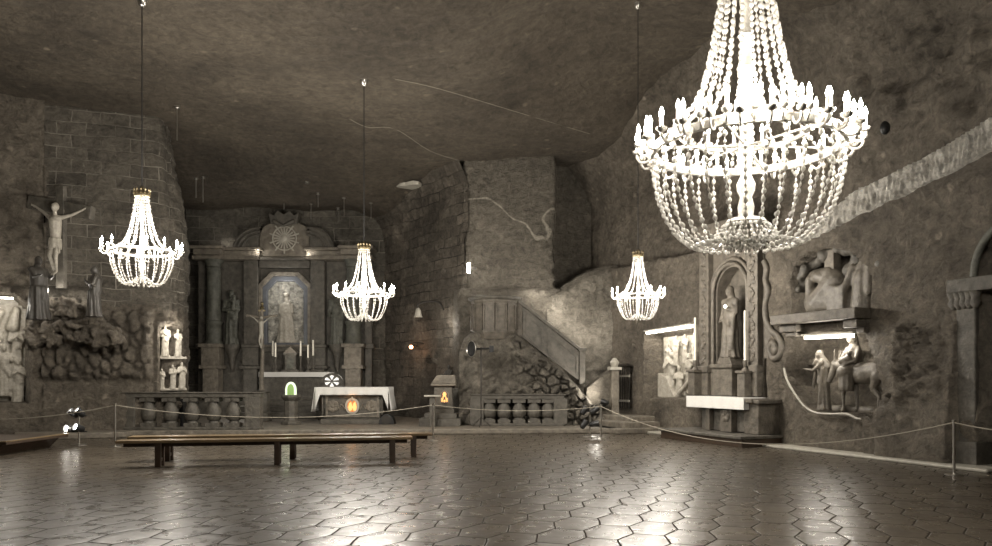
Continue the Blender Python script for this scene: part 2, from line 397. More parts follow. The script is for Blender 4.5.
def pxy(p, z): return CX + F * p.x / p.y, HY - F * (z - EYE) / p.y
def cove(z, h, w=1.2, a=.5): t = max(0, (z - (h - w)) / w); return a * t * t

# ---- walls
def d_plain(s, z, p, h): return .25 * fbm(p.x * .35, p.y * .35, z * .35) + .06 * fbm(p.x * 1.7, p.y * 1.7, z * 1.7) + cove(z, h)
def d_left(s, z, p, h):
    d = .15 * fbm(p.x * .5, p.y * .5, z * .5) + .09 * fbm(p.x * 2, p.y * 2, z * 2) + cove(z, h, 1, .3)
    px, py = pxy(p, z)
    if p.y > 20.5 and px < 34:
        top = 293 if px < 8 else 293 + (px - 8) * .75
        if px < 27 and top < py < 402: d -= .75
        elif px < 32 and top - 6 < py < 402: d += .16
    return d
ribbon('wall_left', [(-15.2, -6), (-15.2, 20.55), (-14.2, 21.2), (-13.05, 21.95)], 'rock', .09, d_left, ymin=20)
def d_bastion(s, z, p, h):
    px, py = pxy(p, z)
    d = .05 * fbm(p.x * .8, p.y * .8, z * .8) + .025 * fbm(p.x * 4, p.y * 4, z * 4)
    edge = sstep(164, 180, px)
    d -= sstep(150, 180, px) * sstep(260, 120, py) * .55
    d += edge * (.12 * fbm(p.x * 2.5, p.y * 2.5, z * 2.5) - .18)
    if p.y < 24.3:
        # carved plinth: crowded vertical forms over a sloping foot
        k = sstep(383, 374, py) * sstep(302, 318, py) * sstep(30, 40, px) * sstep(156, 148, px)
        if k > 0: d += k * (.06 + 1.3 * min(.22, cell(p.x * 3.8, 0, z * 2.2)) + .05 * fbm(p.x * 6, 3, z * 3))
        d += .10 * sstep(376, 392, py)
        # rock heap below the cross
        m = sstep(282, 300, py) * sstep(328, 312, py) * sstep(36, 58, px) * sstep(122, 96, px)
        if m > 0: d += m * (.45 + .35 * fbm(p.x * 3, 1, z * 3.2))
        # rough-hewn hollow behind the cross
        q = (((px - 28) / 17) ** 2 + ((py - 215) / 48) ** 2)
        if q < 1: d -= .6 * sstep(1, .7, q) + .2 * fbm(p.x * 4, 1, z * 4)
        # arched niche at the corner
        if 160 < px < 184 and 326 < py < 392:
            if py > 330 or abs(px - 172) < 9: d -= .7
        elif 157 < px < 187 and 320 < py < 394: d += .08
    d += .16 * sstep(26, 8, px)
    return d
ribbon('wall_left_brick', [(-13.05, 21.95), (-10.45, 22.85), (-10.0, 23.0), (-9.7, 23.3), (-9.6, 23.8), (-9.8, 24.6), (-12.9, 31.6)], 'brick_l', .055, d_bastion, mat2='rock', where=lambda p, z: (lambda a: a[1] > 306 + 6 * noise.noise(Vector((a[0] * .1, 0, 0))) + (0 if a[0] < 150 else (a[0] - 150) * .2) or (a[0] < 46 + 5 * noise.noise(Vector((a[1] * .1, 2, 0))) and a[1] > 165))(pxy(p, z)))
ribbon('wall_back', [(-12.9, 31.6), (-4.6, 31.6)], 'brick_b', .14, lambda s, z, p, h: .06 * fbm(p.x, p.y, z))
def d_br(s, z, p, h):
    px, py = pxy(p, z); d = .07 * fbm(p.x * .8, p.y * .8, z * .8) + cove(z, h, 1.0, .35)
    d += .10 * sstep(.25, .55, fbm(p.x * .9 + 4, p.y * .9, z * .7))
    if 416 < px < 459 and 322 < py < 430: d -= .12
    if py > (356 + ((px - 427) ** 2) * .25) and 421 < px < 433: d -= 1.8
    if 448 < px < 460 and py > 364 + ((px - 454) ** 2) * .2: d -= .5
    return d
ribbon('wall_back_brick', [(-4.75, 31.8), (-1.0, 26.38)], 'brick_r', .08, d_br)
def d_slab(s, z, p, h):
    px, py = pxy(p, z)
    d = .10 * fbm(p.x * .4, p.y * .4, z * .4) + .03 * fbm(p.x * 2.5, p.y * 2.5, z * 2.5)
    q = sstep(520, 550, px) * sstep(200, 240, py) + .6 * sstep(500, 470, px) * sstep(210, 190, py)
    if p.y < 26.7: d += q * (.10 * fbm(p.x * 5, p.y, z * 5)) 
    d += .28 * sstep(287, 291, py - (px - 500) * .0)
    return d
ribbon('wall_back_slab', [(-1.25, 27.1), (-1.1, 26.5), (1.0, 26.45), (1.99, 26.5), (2.05, 26.9), (2.0, 28.35), (3.6, 28.65)], 'rock_slab', .08, d_slab)

LIPT = [(560, 268), (600, 268), (640, 262), (700, 248), (760, 244), (800, 240), (821, 228), (839, 206), (865, 187), (905, 169), (949, 145), (992, 119), (1060, 85), (1200, 15)]
LIPB = [(560, 270), (600, 270), (640, 264), (700, 251), (760, 248), (800, 245), (826, 236), (845, 224), (870, 213), (909, 195), (949, 176), (992, 151), (1060, 125), (1200, 65)]
def d_right(s, z, p, h):
    px, py = pxy(p, z) if p.y > 3 else (3000, 0)
    d = .22 * fbm(p.x * .35, p.y * .35, z * .35) + .05 * fbm(p.x * 1.9, p.y * 1.9, z * 1.9) + cove(z, h, 2.0, .9)
    if p.y < 9: return d + .5
    d += .16 * sstep(790, 850, px) * sstep(140, 100, py) * fbm(p.x * 2.4, p.y * 2.4, z * 2.4) + .10 * sstep(972, 978, px) * sstep(130, 120, py) + .12 * sstep(.1, .35, fbm(p.x * .6 + 9, p.y * .6, z * .6)) * sstep(150, 120, py)      # rough patch high up
    t, b = interp(LIPT, px), interp(LIPB, px)
    k = sstep(t - 1, b + 1, py) if b - t > 5 else sstep(t, b, py)
    k = min(1, max(0, (py - t) / max(b - t, .1)))
    d -= .55 * (1 - k)
    if 0 < k < 1: d += .03 * math.sin((px * .8 + py * 2.2)) + .03 * noise.noise(Vector((px * .3, py * .3, 0)))
    if py > b:                                     # the dressed lower wall
        d -= .13 * fbm(p.x * .35, p.y * .35, z * .35)
        if 700 < px < 766 and z < 5.8: d = -.75
        # lit niche with the adoration relief
        yt = 333 - (px - 645) * .16
        if 646 < px < 694 and yt < py < 398: d -= .65
        # arched carved panel and side passage
        if 618 < px < 632 and 366 < py < 409: d -= 1.1
        if 634 < px < 643 and 338 < py < 396: d -= .07
        # arched niche with the kneeling figures
        ax = (px - 831) / 38; ay = (py - 284) / 36
        inside = (abs(ax) < 1 and 284 <= py < 316) or (py < 284 and ax * ax + ay * ay < 1)
        if inside: d -= .95 + .16 * fbm(p.x * 5, p.y * 5, z * 5)
        # lower niche with a scalloped rim
        lowb = interp([(778, 372), (790, 385), (800, 400), (812, 412), (830, 414), (846, 415), (860, 419), (875, 414), (890, 400), (900, 392)], px)
        rim = min(py - 333, lowb - py)
        L1 = interp([(333, 797), (350, 792), (375, 784), (414, 806)], py); R1 = interp([(333, 862), (350, 868), (380, 878), (414, 886)], py)
        ins = sstep(-.5, 1.5, rim) * sstep(L1 - .5, L1 + 2, px) * sstep(R1 + 1, R1 - 2, px)
        d -= .95 * ins * (1 + .1 * fbm(p.x * 3, p.y * 3, z * 3))
        if ins < .5:
            e = 1.8 * math.exp(-((py - lowb) / 1.5) ** 2) if 782 < px < 905 else 0
            d += .10 * e
            # palms and hills cut shallow beside it
            w = sstep(888, 896, px) * sstep(948, 935, px) * sstep(318, 330, py) * sstep(412, 395, py)
            if w > 0: d += w * (.14 * fbm(px * .14, py * .14, 2) + .26 * max(0, 1 - abs(px - 904 - .06 * (py - 360)) / 2.2))
            w2 = sstep(889, 899, px) * sstep(952, 940, px) * sstep(395, 388, py) * sstep(318, 330, py)
            d += w2 * .16 * abs(noise.noise(Vector((px * .09 + py * .13, px * .1 - py * .12, 3)))) * 2
        hill = interp([(885, 395), (910, 385), (925, 355), (945, 330), (960, 320)], px)
        if 885 < px < 960 and py > hill: d += .16
        hill2 = interp([(870, 418), (900, 396), (930, 380), (955, 372)], px)
        if 870 < px < 960 and py > hill2: d += .12
        d += .08 * sstep(398, 425, py) * sstep(770, 800, px)
        if px > 981: d -= 1.2 * sstep(981, 983, px) * (1 if py > 238 + max(0, 992 - px) * 1.2 else 0)
    return d
ribbon('wall_right', [(RWX(29.6), 29.6), (RWX(13), 13), (RWX(11), 11), (RWX(4), 4), (14, -6)], 'rock', .07, d_right, ymin=12)
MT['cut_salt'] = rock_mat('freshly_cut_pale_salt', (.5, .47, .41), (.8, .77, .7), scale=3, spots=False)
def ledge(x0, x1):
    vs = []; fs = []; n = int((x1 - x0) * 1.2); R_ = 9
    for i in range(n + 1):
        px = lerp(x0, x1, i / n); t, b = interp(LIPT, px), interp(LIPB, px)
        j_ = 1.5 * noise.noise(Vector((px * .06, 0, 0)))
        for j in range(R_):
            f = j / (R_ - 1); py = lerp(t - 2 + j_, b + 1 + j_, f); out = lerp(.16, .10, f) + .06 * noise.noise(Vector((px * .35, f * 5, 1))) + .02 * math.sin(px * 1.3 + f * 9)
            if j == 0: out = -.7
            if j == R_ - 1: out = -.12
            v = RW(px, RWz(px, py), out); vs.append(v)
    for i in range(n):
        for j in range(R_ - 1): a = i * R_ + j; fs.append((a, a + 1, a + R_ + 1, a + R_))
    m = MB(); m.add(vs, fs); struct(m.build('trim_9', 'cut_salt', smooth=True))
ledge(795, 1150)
w = MB(); w.bx(-15.4, 14.2, -6.3, -6, -.05, 10.6); struct(w.build('wall_front', 'rock'))

# ---- floor and ceiling
fl = MB(); fl.bx(-17, 16, -6.3, 33, -.2, 0); struct(fl.build('floor', floor_mat()))
def build_ceiling():
    nx, ny = 150, 180; vs = []; fs = []
    for i in range(nx + 1):
        for j in range(ny + 1):
            x = -17 + 33 * i / nx; y = -6.3 + 39.3 * j / ny
            vs.append((x, y, ceil_h(x, y) + .10 * fbm(x * .4, y * .4, 0) + .035 * fbm(x * .9, y * 3, 5)))
    for i in range(nx):
        for j in range(ny): a = i * (ny + 1) + j; fs.append((a, a + 1, a + ny + 2, a + ny + 1))
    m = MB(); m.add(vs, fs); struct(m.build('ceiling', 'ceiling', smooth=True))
build_ceiling()

# ---- raised sanctuary floor with rounded edge, and the kerb along the right wall
def slab_poly(name, poly, z0, z1, mat, kind='structure', bevel=.03):
    n = len(poly); m = MB(); m.add([(x, y, z0) for x, y in poly] + [(x, y, z1) for x, y in poly],
        [tuple(reversed(range(n))), tuple(range(n, 2 * n))] + [(i, (i + 1) % n, (i + 1) % n + n, i + n) for i in range(n)])
    o = m.build(name, mat, bevel=bevel)
    if kind: o['kind'] = kind
    return o
front = [(X_at(10, 21.6), 21.9), (X_at(11, 21.0), 21.1), (X_at(16, 20.7), 20.75), (X_at(26, 20.7), 20.7), (X_at(124, 21.6), 21.6), (X_at(134, 22.2), 22.2), (X_at(260, 22.5), 22.5), (X_at(400, 22.8), 22.8), (X_at(550, 23.1), 23.1), (X_at(612, 23.3), 23.3), (X_at(622, 23.8), 23.8), (X_at(626, 24.6), 24.6), (3.2, 28.4)]
slab_poly('trim_1', front + [(3.2, 31.7), (-13.2, 31.7), (-14.0, 22.3)], 0, .16, 'stone')
k = [RW(px, 0, .62) for px in (640, 700, 780, 860, 930, 1010)]; k2 = [RW(px, 0, -.3) for px in (1010, 930, 860, 780, 700, 640)]
slab_poly('trim_2', [(p.x, p.y) for p in k + k2], 0, .07, 'stone_light')
# broad low steps to the passage
for i, (a, b, h) in enumerate(((600, 664, .16), (604, 660, .34), (608, 656, .5))):
    q = [RW(a, 0, 1.7 - i * .4), RW(b, 0, 1.7 - i * .4), RW(b, 0, -.2), RW(a, 0, -.2)]
    slab_poly(f'trim_{3 + i}', [(p.x, p.y) for p in q], 0, h, 'stone')

# ------------------------------------------------------------------ chandeliers
def bead_strand(curve, spacing, r):
    pts = [Vector(p) for p in curve]; m = MB(); acc = 0; k = 0
    dense = []
    for a, b in zip(pts, pts[1:]):
        n = max(2, int((b - a).length / .01))
        dense += [a.lerp(b, i / n) for i in range(n)]
    last = dense[0]; nxt = 0
    for i, p in enumerate(dense):
        if i: acc += (p - last).length; last = p
        if acc >= nxt:
            t = (dense[min(i + 2, len(dense) - 1)] - dense[max(i - 2, 0)]).normalized().to_track_quat('Z', 'Y').to_matrix()
            big = (k % 3 != 2); rr = r * (1 if big else .62) * random.uniform(.88, 1.12); hh = spacing * (.46 if big else .3)
            m.lathe([(rr * .35, -hh), (rr, -hh * .35), (rr, hh * .35), (rr * .35, hh)], p, 6, t @ Matrix.Rotation(random.random() * 2, 3, 'Z'))
            nxt = acc + spacing * (1 if big else .8); k += 1
    m.tube([dense[0]] + dense[5::12] + [dense[-1]], .004, 4)
    return m
def catmull(pts, n=6):
    out = []
    P_ = [pts[0]] + list(pts) + [pts[-1]]
    for i in range(1, len(P_) - 2):
        p0, p1, p2, p3 = [Vector(q) for q in P_[i - 1:i + 3]]
        for k in range(n):
            t = k / n
            out.append(.5 * ((2 * p1) + (p2 - p0) * t + (2 * p0 - 5 * p1 + 4 * p2 - p3) * t * t + (3 * p1 - p0 - 3 * p2 + p3) * t ** 3))
    out.append(Vector(pts[-1])); return out
def ring_copies(first, n, parent, skip_first=True):
    for i in range(1, n):
        c = first.copy(); C.objects.link(c); c.parent = parent; c.rotation_euler.z = first.rotation_euler.z + 2 * PI * i / n
        for ch in first.children:
            d = ch.copy(); C.objects.link(d); d.parent = c
            for g in ch.children: e = g.copy(); C.objects.link(e); e.parent = d

def chandelier_small(label, loc, sc, htop, grp=None):
    t = thing('chandelier', label, 'chandelier', loc, random.random(), sc=sc)   # origin: the centre of the ring
    m = MB(); m.tube([(0, 0, 1.25), (0, 0, htop)], .012, 6); m.build('cable', 'cable', t)
    m = MB(); m.lathe([(.03, 1.38), (.05, 1.30), (.15, 1.24), (.165, 1.2), (.155, 1.16)], n=20)
    m.build('crown_plate', 'gold', t, smooth=True)
    m = MB()
    for i in range(12): a = 2 * PI * i / 12; m.lathe([(.022, 1.22), (.014, 1.27), (.024, 1.30), (.004, 1.34)], (.155 * math.cos(a), .155 * math.sin(a), 0), 6)
    m.build('crown_points', 'gold', t)
    m = MB(); m.lathe([(.02, -.62), (.05, -.56), (.03, -.45), (.06, -.3), (.03, -.12), (.05, .1), (.028, .5), (.05, .8), (.02, 1.2)], n=12); m.build('stem', 'salt_white', t, smooth=True)
    m = MB(); n = 48
    m.tube([(.61 * math.cos(2 * PI * i / n), .61 * math.sin(2 * PI * i / n), 0) for i in range(n)], .032, 8, closed=True); m.build('ring', 'salt_white', t, smooth=True)
    s = bead_strand(catmull([(.13, 0, 1.17), (.17, 0, .85), (.24, 0, .5), (.36, 0, .2), (.58, 0, .03)]), .06, .018).build('upper_bead_strand', 'crystal', t)
    ring_copies(s, 14, t)
    s = bead_strand(catmull([(.61, 0, -.03), (.60, 0, -.25), (.51, 0, -.5), (.40, 0, -.66), (.27, 0, -.68), (.12, 0, -.56)]), .06, .018).build('lower_bead_strand', 'crystal', t)
    ring_copies(s, 20, t)
    a = MB(); a.tube(catmull([(.62, 0, 0), (.66, 0, -.05), (.72, 0, -.07), (.78, 0, -.02), (.78, 0, .02)], 4), .013, 6); a.lathe([(.015, 0), (.04, .02), (.045, .04)], (.78, 0, 0), 10)
    arm = a.build('candle_arm', 'salt_white', t, smooth=True)
    c = MB(); c.lathe([(.017, .03), (.017, .15)], (.78, 0, 0), 8); cd = c.build('candle', 'wax', arm, smooth=True)
    b = MB(); b.lathe([(.006, .145), (.020, .16), (.023, .18), (.013, .205), (.002, .235)], (.78, 0, 0), 8); b.build('candle_bulb', 'bulb', cd, smooth=True)
    ring_copies(arm, 14, t)
    return t
def chandelier_lights(c, r, z, n, power, size=.12):
    for i in range(n):
        a = 2 * PI * (i + .3) / n
        light('POINT', Vector(c) + Vector((r * math.cos(a), r * math.sin(a), z)), power / n, size=size, name='chandelier_light')

PW = 1.0
def hang(label, px, ringy, Y, sc, power):
    loc = P(px, ringy, Y); h = (ceil_h(loc.x, loc.y) - loc.z) / sc
    t = chandelier_small(label, loc, sc, h + .05)
    m = MB(); m.lathe([(.02, h - .16), (.07, h - .13), (.10, h - .04), (.12, h + .02)], n=14); m.build('ceiling_hook', 'chrome', t, smooth=True)
    chandelier_lights(loc, .86 * sc, .2 * sc, 4, power * PW)
hang('small crystal bead chandelier before the left brick wall beside the crucifix', 142, 252, 16, 1.0, 1050)
hang('small crystal bead chandelier hanging in front of the main altar recess', 364, 294, 20, 1.0, 950)
hang('smallest crystal bead chandelier, hanging between the pulpit stairs and the lit niche', 638, 296, 19, .84, 900)

# the great chandelier
BG = P(746, 148, 8.0)
def big_chandelier():
    t = thing('chandelier', 'huge tiered salt crystal chandelier with many candles, nearest of the four', 'chandelier', BG)
    h = ceil_h(BG.x, BG.y) - BG.z
    m = MB(); m.tube([(0, 0, 2.7), (0, 0, h + .05)], .02, 8); m.build('cable', 'cable', t)
    m = MB(); m.lathe([(.05, 2.75), (.09, 2.66), (.22, 2.58), (.24, 2.52), (.22, 2.48)], n=28); m.build('crown_plate', 'gold', t, smooth=True)
    prof = [(.03, -.78), (.10, -.76), (.075, -.70), (.085, -.62), (.06, -.52), (.09, -.45), (.095, -.38), (.05, -.28), (.05, -.1), (.08, 0), (.06, .15), (.085, .5), (.065, .55), (.07, .8), (.095, .84), (.06, .88), (.06, 1.15), (.085, 1.18), (.06, 1.22), (.055, 1.5), (.07, 1.55), (.05, 2.0), (.05, 2.5)]
    m = MB(); m.lathe(prof, n=20); m.build('stem', 'salt_white', t, smooth=True)
    m = MB(); m.lathe([(.05, -.80), (.20, -.82), (.215, -.79), (.19, -.755), (.06, -.74)], n=32); m.build('rosette_disc', 'salt_white', t, smooth=True)
    n = 72
    def ring(nm, r, z, w_, h_):
        m = MB(); vs = []; fs = []
        for i in range(n):
            a = 2 * PI * i / n
            for (dr, dz) in ((-w_, -h_), (w_, -h_), (w_, h_), (-w_, h_)): vs.append(((r + dr) * math.cos(a), (r + dr) * math.sin(a), z + dz))
        for i in range(n):
            j = (i + 1) % n
            for q in range(4): fs.append((i * 4 + q, j * 4 + q, j * 4 + (q + 1) % 4, i * 4 + (q + 1) % 4))
        m.add(vs, fs); return m.build(nm, 'salt_white', t, bevel=.008)
    ring('ring', .96, 0, .02, .045); ring('inner_ring', .62, .16, .015, .025)
    s = MB(); s.tube([(.05, 0, .02), (.95, 0, 0)], .012, 6); s = s.build('spoke', 'salt_white', t); ring_copies(s, 6, t)
    s = bead_strand(catmull([(.18, 0, 2.5), (.22, 0, 1.9), (.29, 0, 1.45), (.38, 0, .95), (.53, 0, .5), (.93, 0, .04)]), .072, .024).build('upper_bead_strand', 'crystal', t)
    ring_copies(s, 22, t)
    s = bead_strand(catmull([(.955, 0, -.03), (.95, 0, -.3), (.88, 0, -.6), (.72, 0, -.88), (.54, 0, -1.02), (.38, 0, -.98), (.21, 0, -.80)]), .07, .022).build('lower_bead_strand', 'crystal', t)
    s.rotation_euler.z = .07; ring_copies(s, 32, t)
    s = bead_strand(catmull([(.19, 0, -.80), (.20, 0, -.95), (.15, 0, -1.06), (.06, 0, -.95)]), .06, .017).build('rosette_bead_strand', 'crystal', t); ring_copies(s, 12, t)
    def arms(n, r, z, off, nm, r0=.97):
        a = MB(); a.tube(catmull([(r0, 0, z), (r0 + .04, 0, z - .07), (r - .04, 0, z - .08), (r, 0, z - .03), (r, 0, z + .01)], 4), .014, 6); a.lathe([(.015, z), (.045, z + .02), (.05, z + .045)], (r, 0, 0), 10)
        arm = a.build(nm, 'salt_white', t, smooth=True); arm.rotation_euler.z = off
        c = MB(); c.lathe([(.017, z + .03), (.017, z + .16)], (r, 0, 0), 8); cd = c.build('candle', 'wax', arm, smooth=True)
        b = MB(); b.lathe([(.006, z + .155), (.020, z + .17), (.023, z + .19), (.013, z + .22), (.002, z + .25)], (r, 0, 0), 8); b.build('candle_bulb', 'bulb', cd, smooth=True)
        ring_copies(arm, n, t)
    arms(26, 1.13, .0, 0, 'outer_candle_arm'); arms(26, 1.04, .05, PI / 26, 'middle_candle_arm', .96); arms(14, .68, .20, .1, 'inner_candle_arm', .60)
    chandelier_lights(BG, 1.15, .24, 6, 1180 * PW, .15)
big_chandelier()

# ------------------------------------------------------------------ figures
def robed(m, h=1.75, arms='pray', lean=0, seed=0, wide=1.0, kneel=False, bend=0):
    """standing or kneeling robed figure, feet at the origin, facing -y; forms overlap and are fused afterwards"""
    k = h / 1.75; q = lambda x, y, z: (x * k, (y - lean * z) * k, z * k)
    base = 0; hip = .92 if not kneel else .52
    prof = [(.001, 0), (.235 * wide, 0), (.215 * wide, .12), (.19 * wide, .35 * hip / .92), (.185 * wide, .6 * hip / .92), (.16 * wide, hip)]
    m.lathe([(r * k, z * k) for r, z in prof], (0, 0, 0), 44, fold=.13, nf=9, ph=seed, sy=.85)
    if kneel: m.cap(q(0, .1, .12), q(0, .5, .1), .17 * k, .1 * k)
    dz = hip - .92
    if bend:
        pass
    sh = 1.42 + dz
    m.cap(q(0, 0, hip), q(0, -bend * .3, sh - .16), .15 * k * wide, .165 * k * wide)
    m.cap(q(-.19, -bend * .4, sh - .04), q(.19, -bend * .4, sh - .04), .085 * k)
    m.cap(q(0, -bend * .45, sh), q(0, -.02 - bend * .5, sh + .12), .05 * k)
    hc = Vector(q(0, -.03 - bend * .6, sh + .20)); m.ball(hc, .105 * k, (.82, .95, 1.15), 14)
    m.ball(hc + Vector((0, -.105 * k, -.02 * k)), .024 * k, n=6); m.ball(hc + Vector((0, -.085 * k, .035 * k)), .035 * k, (1.6, .6, .5), 8); m.ball(hc + Vector((0, -.085 * k, -.09 * k)), .03 * k, (1.1, .8, .8), 8); m.ball(hc + Vector((0, .03 * k, .03 * k)), .115 * k, (.85, .95, 1.1), 12)
    m.cap(hc + Vector((0, .05 * k, 0)), Vector(q(0, .09, sh - .15)), .08 * k, .12 * k)
    b = -bend * .4
    if arms == 'pray':
        for s in (-1, 1):
            m.cap(q(.21 * s, b, sh - .05), q(.26 * s, b - .08, sh - .33), .075 * k, .075 * k); m.cap(q(.22 * s, b - .08, sh - .33), q(.03 * s, b - .30, sh - .18), .058 * k, .035 * k)
            m.cap(q(.03 * s, b - .30, sh - .18), q(.015 * s, b - .33, sh - .05), .03 * k, .014 * k)
    elif arms == 'reach':
        for s in (-1, 1):
            m.cap(q(.19 * s, b, sh - .05), q(.23 * s, b - .2, sh - .26), .06 * k, .05 * k); m.cap(q(.23 * s, b - .2, sh - .26), q(.17 * s, b - .46, sh - .22), .05 * k, .03 * k)
            for f in range(5): m.cap(q(.17 * s, b - .46, sh - .22), q((.13 + f * .02) * s, b - .56 + abs(f - 2) * .012, sh - .24 + .01 * f), .016 * k, .009 * k)
    elif arms == 'child':
        m.cap(q(-.19, b, sh - .05), q(-.24, b - .08, sh - .32), .06 * k, .055 * k); m.cap(q(-.24, b - .08, sh - .32), q(-.02, b - .22, sh - .30), .055 * k, .035 * k)
        m.cap(q(.19, b, sh - .05), q(.25, b - .06, sh - .3), .06 * k, .055 * k); m.cap(q(.25, b - .06, sh - .3), q(.08, b - .24, sh - .26), .055 * k, .035 * k)
        m.cap(q(.10, b - .2, sh - .28), q(.13, b - .18, sh + .0), .075 * k, .06 * k); m.ball(q(.13, b - .19, sh + .10), .065 * k)
        m.cap(q(.10, b - .24, sh - .05), q(-.02, b - .27, sh + .02), .025 * k, .015 * k)
    elif arms == 'down':
        m.cap(q(-.19, b, sh - .05), q(-.25, b, sh - .33), .06 * k, .05 * k); m.cap(q(-.25, b, sh - .33), q(-.20, b - .16, sh - .55), .05 * k, .03 * k)
        m.cap(q(.19, b, sh - .05), q(.24, b - .03, sh - .33), .06 * k, .05 * k); m.cap(q(.24, b - .03, sh - .33), q(.06, b - .22, sh - .22), .05 * k, .03 * k)
    m.cap(q(-.16, b - .02, sh - .08), q(.10, .0 - .14, hip - .1), .06 * k, .07 * k)     # fold across the chest
    m.cap(q(.17, -.05, sh - .2), q(.16, -.12, hip * .25), .07 * k, .05 * k)
    return m
def xf(m, loc=(0, 0, 0), rz=0, sc=1, flat=1):
    R = Matrix.Rotation(rz, 3, 'Z'); L = Vector(loc)
    out = []
    for v in m.v:
        q = R @ Vector(v) * sc; q.y *= flat; out.append(tuple(q + L))
    m.v = out; return m
def join(*ms):
    r = MB()
    for m in ms: r.add(m.v, m.f)
    return r

# crucifix on the left wall
cy = 21.75
cr = thing('wall_crucifix', 'large dark timber cross with a pale carved figure high on the brick wall', 'crucifix', P(56, 275, 21.35), math.radians(-8))
m = MB(); m.box(0, .22, 1.1, .24, .16, 2.9)
m.build('upright_beam', 'stone_dark', cr, bevel=.02)
m = MB(); 
m.box(-.05, .27, 1.95, 2.0, .22, .38, m=Matrix.Rotation(math.radians(11), 3, 'Y')); m.build('cross_beam', 'stone_dark', cr, bevel=.02)
m = MB()
m.cap((0, -.02, 1.05), (0.02, -.05, 1.5), .135, .17); m.cap((-.13, -.02, 1.6), (.15, -.02, 1.6), .075); m.cap((0, -.04, .92), (0.0, -.02, 1.08), .14, .125)
m.cap((0, -.03, 1.6), (.04, -.1, 1.78), .055); m.ball((.05, -.13, 1.88), .1, (.85, .95, 1.15), 14); m.ball((.05, -.09, 1.9), .11, (.9, .95, 1.1), 12); m.ball((.055, -.23, 1.86), .02)
for s in (-1, 1):
    e = (.42 * s, .06, 1.76 + (.02 if s < 0 else -.08)); hnd = (.72 * s, .1, 1.97 if s < 0 else 1.82)
    m.cap((.17 * s, -.02, 1.6), e, .062, .048); m.cap(e, hnd, .048, .03); m.cap(hnd, (hnd[0] + .07 * s, .1, hnd[2] + .03), .034, .03)
    for f in range(4): m.cap((hnd[0] + .06 * s, .1, hnd[2] + .02 + .012 * f), (hnd[0] + (.15 - abs(f - 1.5) * .01) * s, .08, hnd[2] + .02 + .022 * f), .013, .009)
    m.cap((hnd[0] + .02 * s, .08, hnd[2]), (hnd[0] + .06 * s, .05, hnd[2] - .06), .013, .009)
    kn = (.09 * s + .03, -.17, .52); an = (.03 * s, -.02, .1)
    m.cap((.08 * s, -.02, .92), kn, .095, .062); m.cap(kn, an, .06, .036); m.cap(an, (.03 * s, -.14, .0), .035, .025)
b1 = m.sculpt('figure_body', 'statue_pale', cr, vox=.018, label='pale salt figure of a man with outstretched arms')
m = MB(); m.lathe([(.165, .72), (.175, .9), (.155, 1.04)], (0, -.03, 0), 28, fold=.05, nf=9); m.cap((.12, -.1, .98), (.2, -.12, .6), .05, .03)
m.sculpt('loincloth', 'statue_pale', cr, vox=.025)
for (px, py, arm, h, lab, rz) in ((39, 320, 'reach', 1.75, 'dark robed stone statue reaching toward the cross foot, nearer the lit niche', 1.0), (94, 317, 'pray', 1.40, 'dark robed stone statue praying on the rock heap, nearest the chandelier', -1.0)):
    o = robed(MB(), h, arm, lean=-.06, seed=px, wide=1.3, bend=.12).sculpt('robed_statue', 'statue_dark', vox=.025, loc=P(px, py, 20.95), rz=rz)
    tag(o, lab, 'statue', 'statues at the foot of the crucifix')
# rocks of the heap
rocks = MB()
g = MB()
for i in range(120):
    px = random.uniform(32, 116); top = interp([(30, 326), (42, 318), (58, 292), (72, 296), (95, 312), (116, 334)], px); py = random.uniform(top, 338)
    c = P(px, py + 4, 21.55 + random.uniform(-.1, .25)); r = random.uniform(.13, .24); g.ball(c, r, (random.uniform(.8, 1.3), .8, random.uniform(.6, 1)), 8, Matrix.Rotation(random.random(), 3, 'X'))
tag(g.sculpt('rock_heap', 'rock', vox=.045, it=0, rough=.16, rs=5), 'heap of rough salt rock carrying the two dark robed statues', 'rocks')
# small light behind the statues that lights the hollow
light('POINT', P(50, 290, 21.2), 10, size=.05, name='niche_light'); light('POINT', P(82, 291, 21.5), 8, size=.05, name='niche_light')

def relief_panel(name, label, cat, loc, rz, build, mat='statue', vox=.03, group=None):
    m = MB(); build(m); o = m.sculpt(name, mat, vox=vox, loc=loc, rz=rz); tag(o, label, cat, group); return o
# left lit niche relief
def left_group(m):
    for (x, y, z, s, a) in ((-.55, .1, 0, .95, 'pray'), (0, .05, .1, 1.0, 'reach'), (.32, .0, -.1, .85, 'pray'), (-.2, .12, 1.05, .75, 'pray'), (.28, .12, .95, .8, 'pray'), (-.6, .15, 1.2, .7, 'down')):
        r = robed(MB(), 1.5, a, seed=x * 9); xf(r, (x, y, z), x * .5, s); m.add(r.v, r.f)
    m.bx(-.95, .6, .2, .4, -.1, 3.5); m.cap((-.4, .15, 2.0), (-.1, .1, 2.5), .2, .12); m.cap((.2, .15, 2.1), (.3, .1, 2.6), .18, .1)
relief_panel('carved_relief', 'pale relief of crowded robed figures inside the lit niche in the left corner', 'relief', P(3, 400, 21.75) + Vector((0, .05, 0)), math.radians(32), left_group, 'statue_pale')
light('POINT', P(6, 303, 21.0), 42, size=.06, name='niche_light')
m = MB(); m.box(0, 0, 0, .3, .06, .04); tag(m.build('niche_lamp', 'strip', loc=P(7, 298, 21.15), rz=.5), 'short glowing lamp at the top of the lit niche in the left corner', 'lamp')
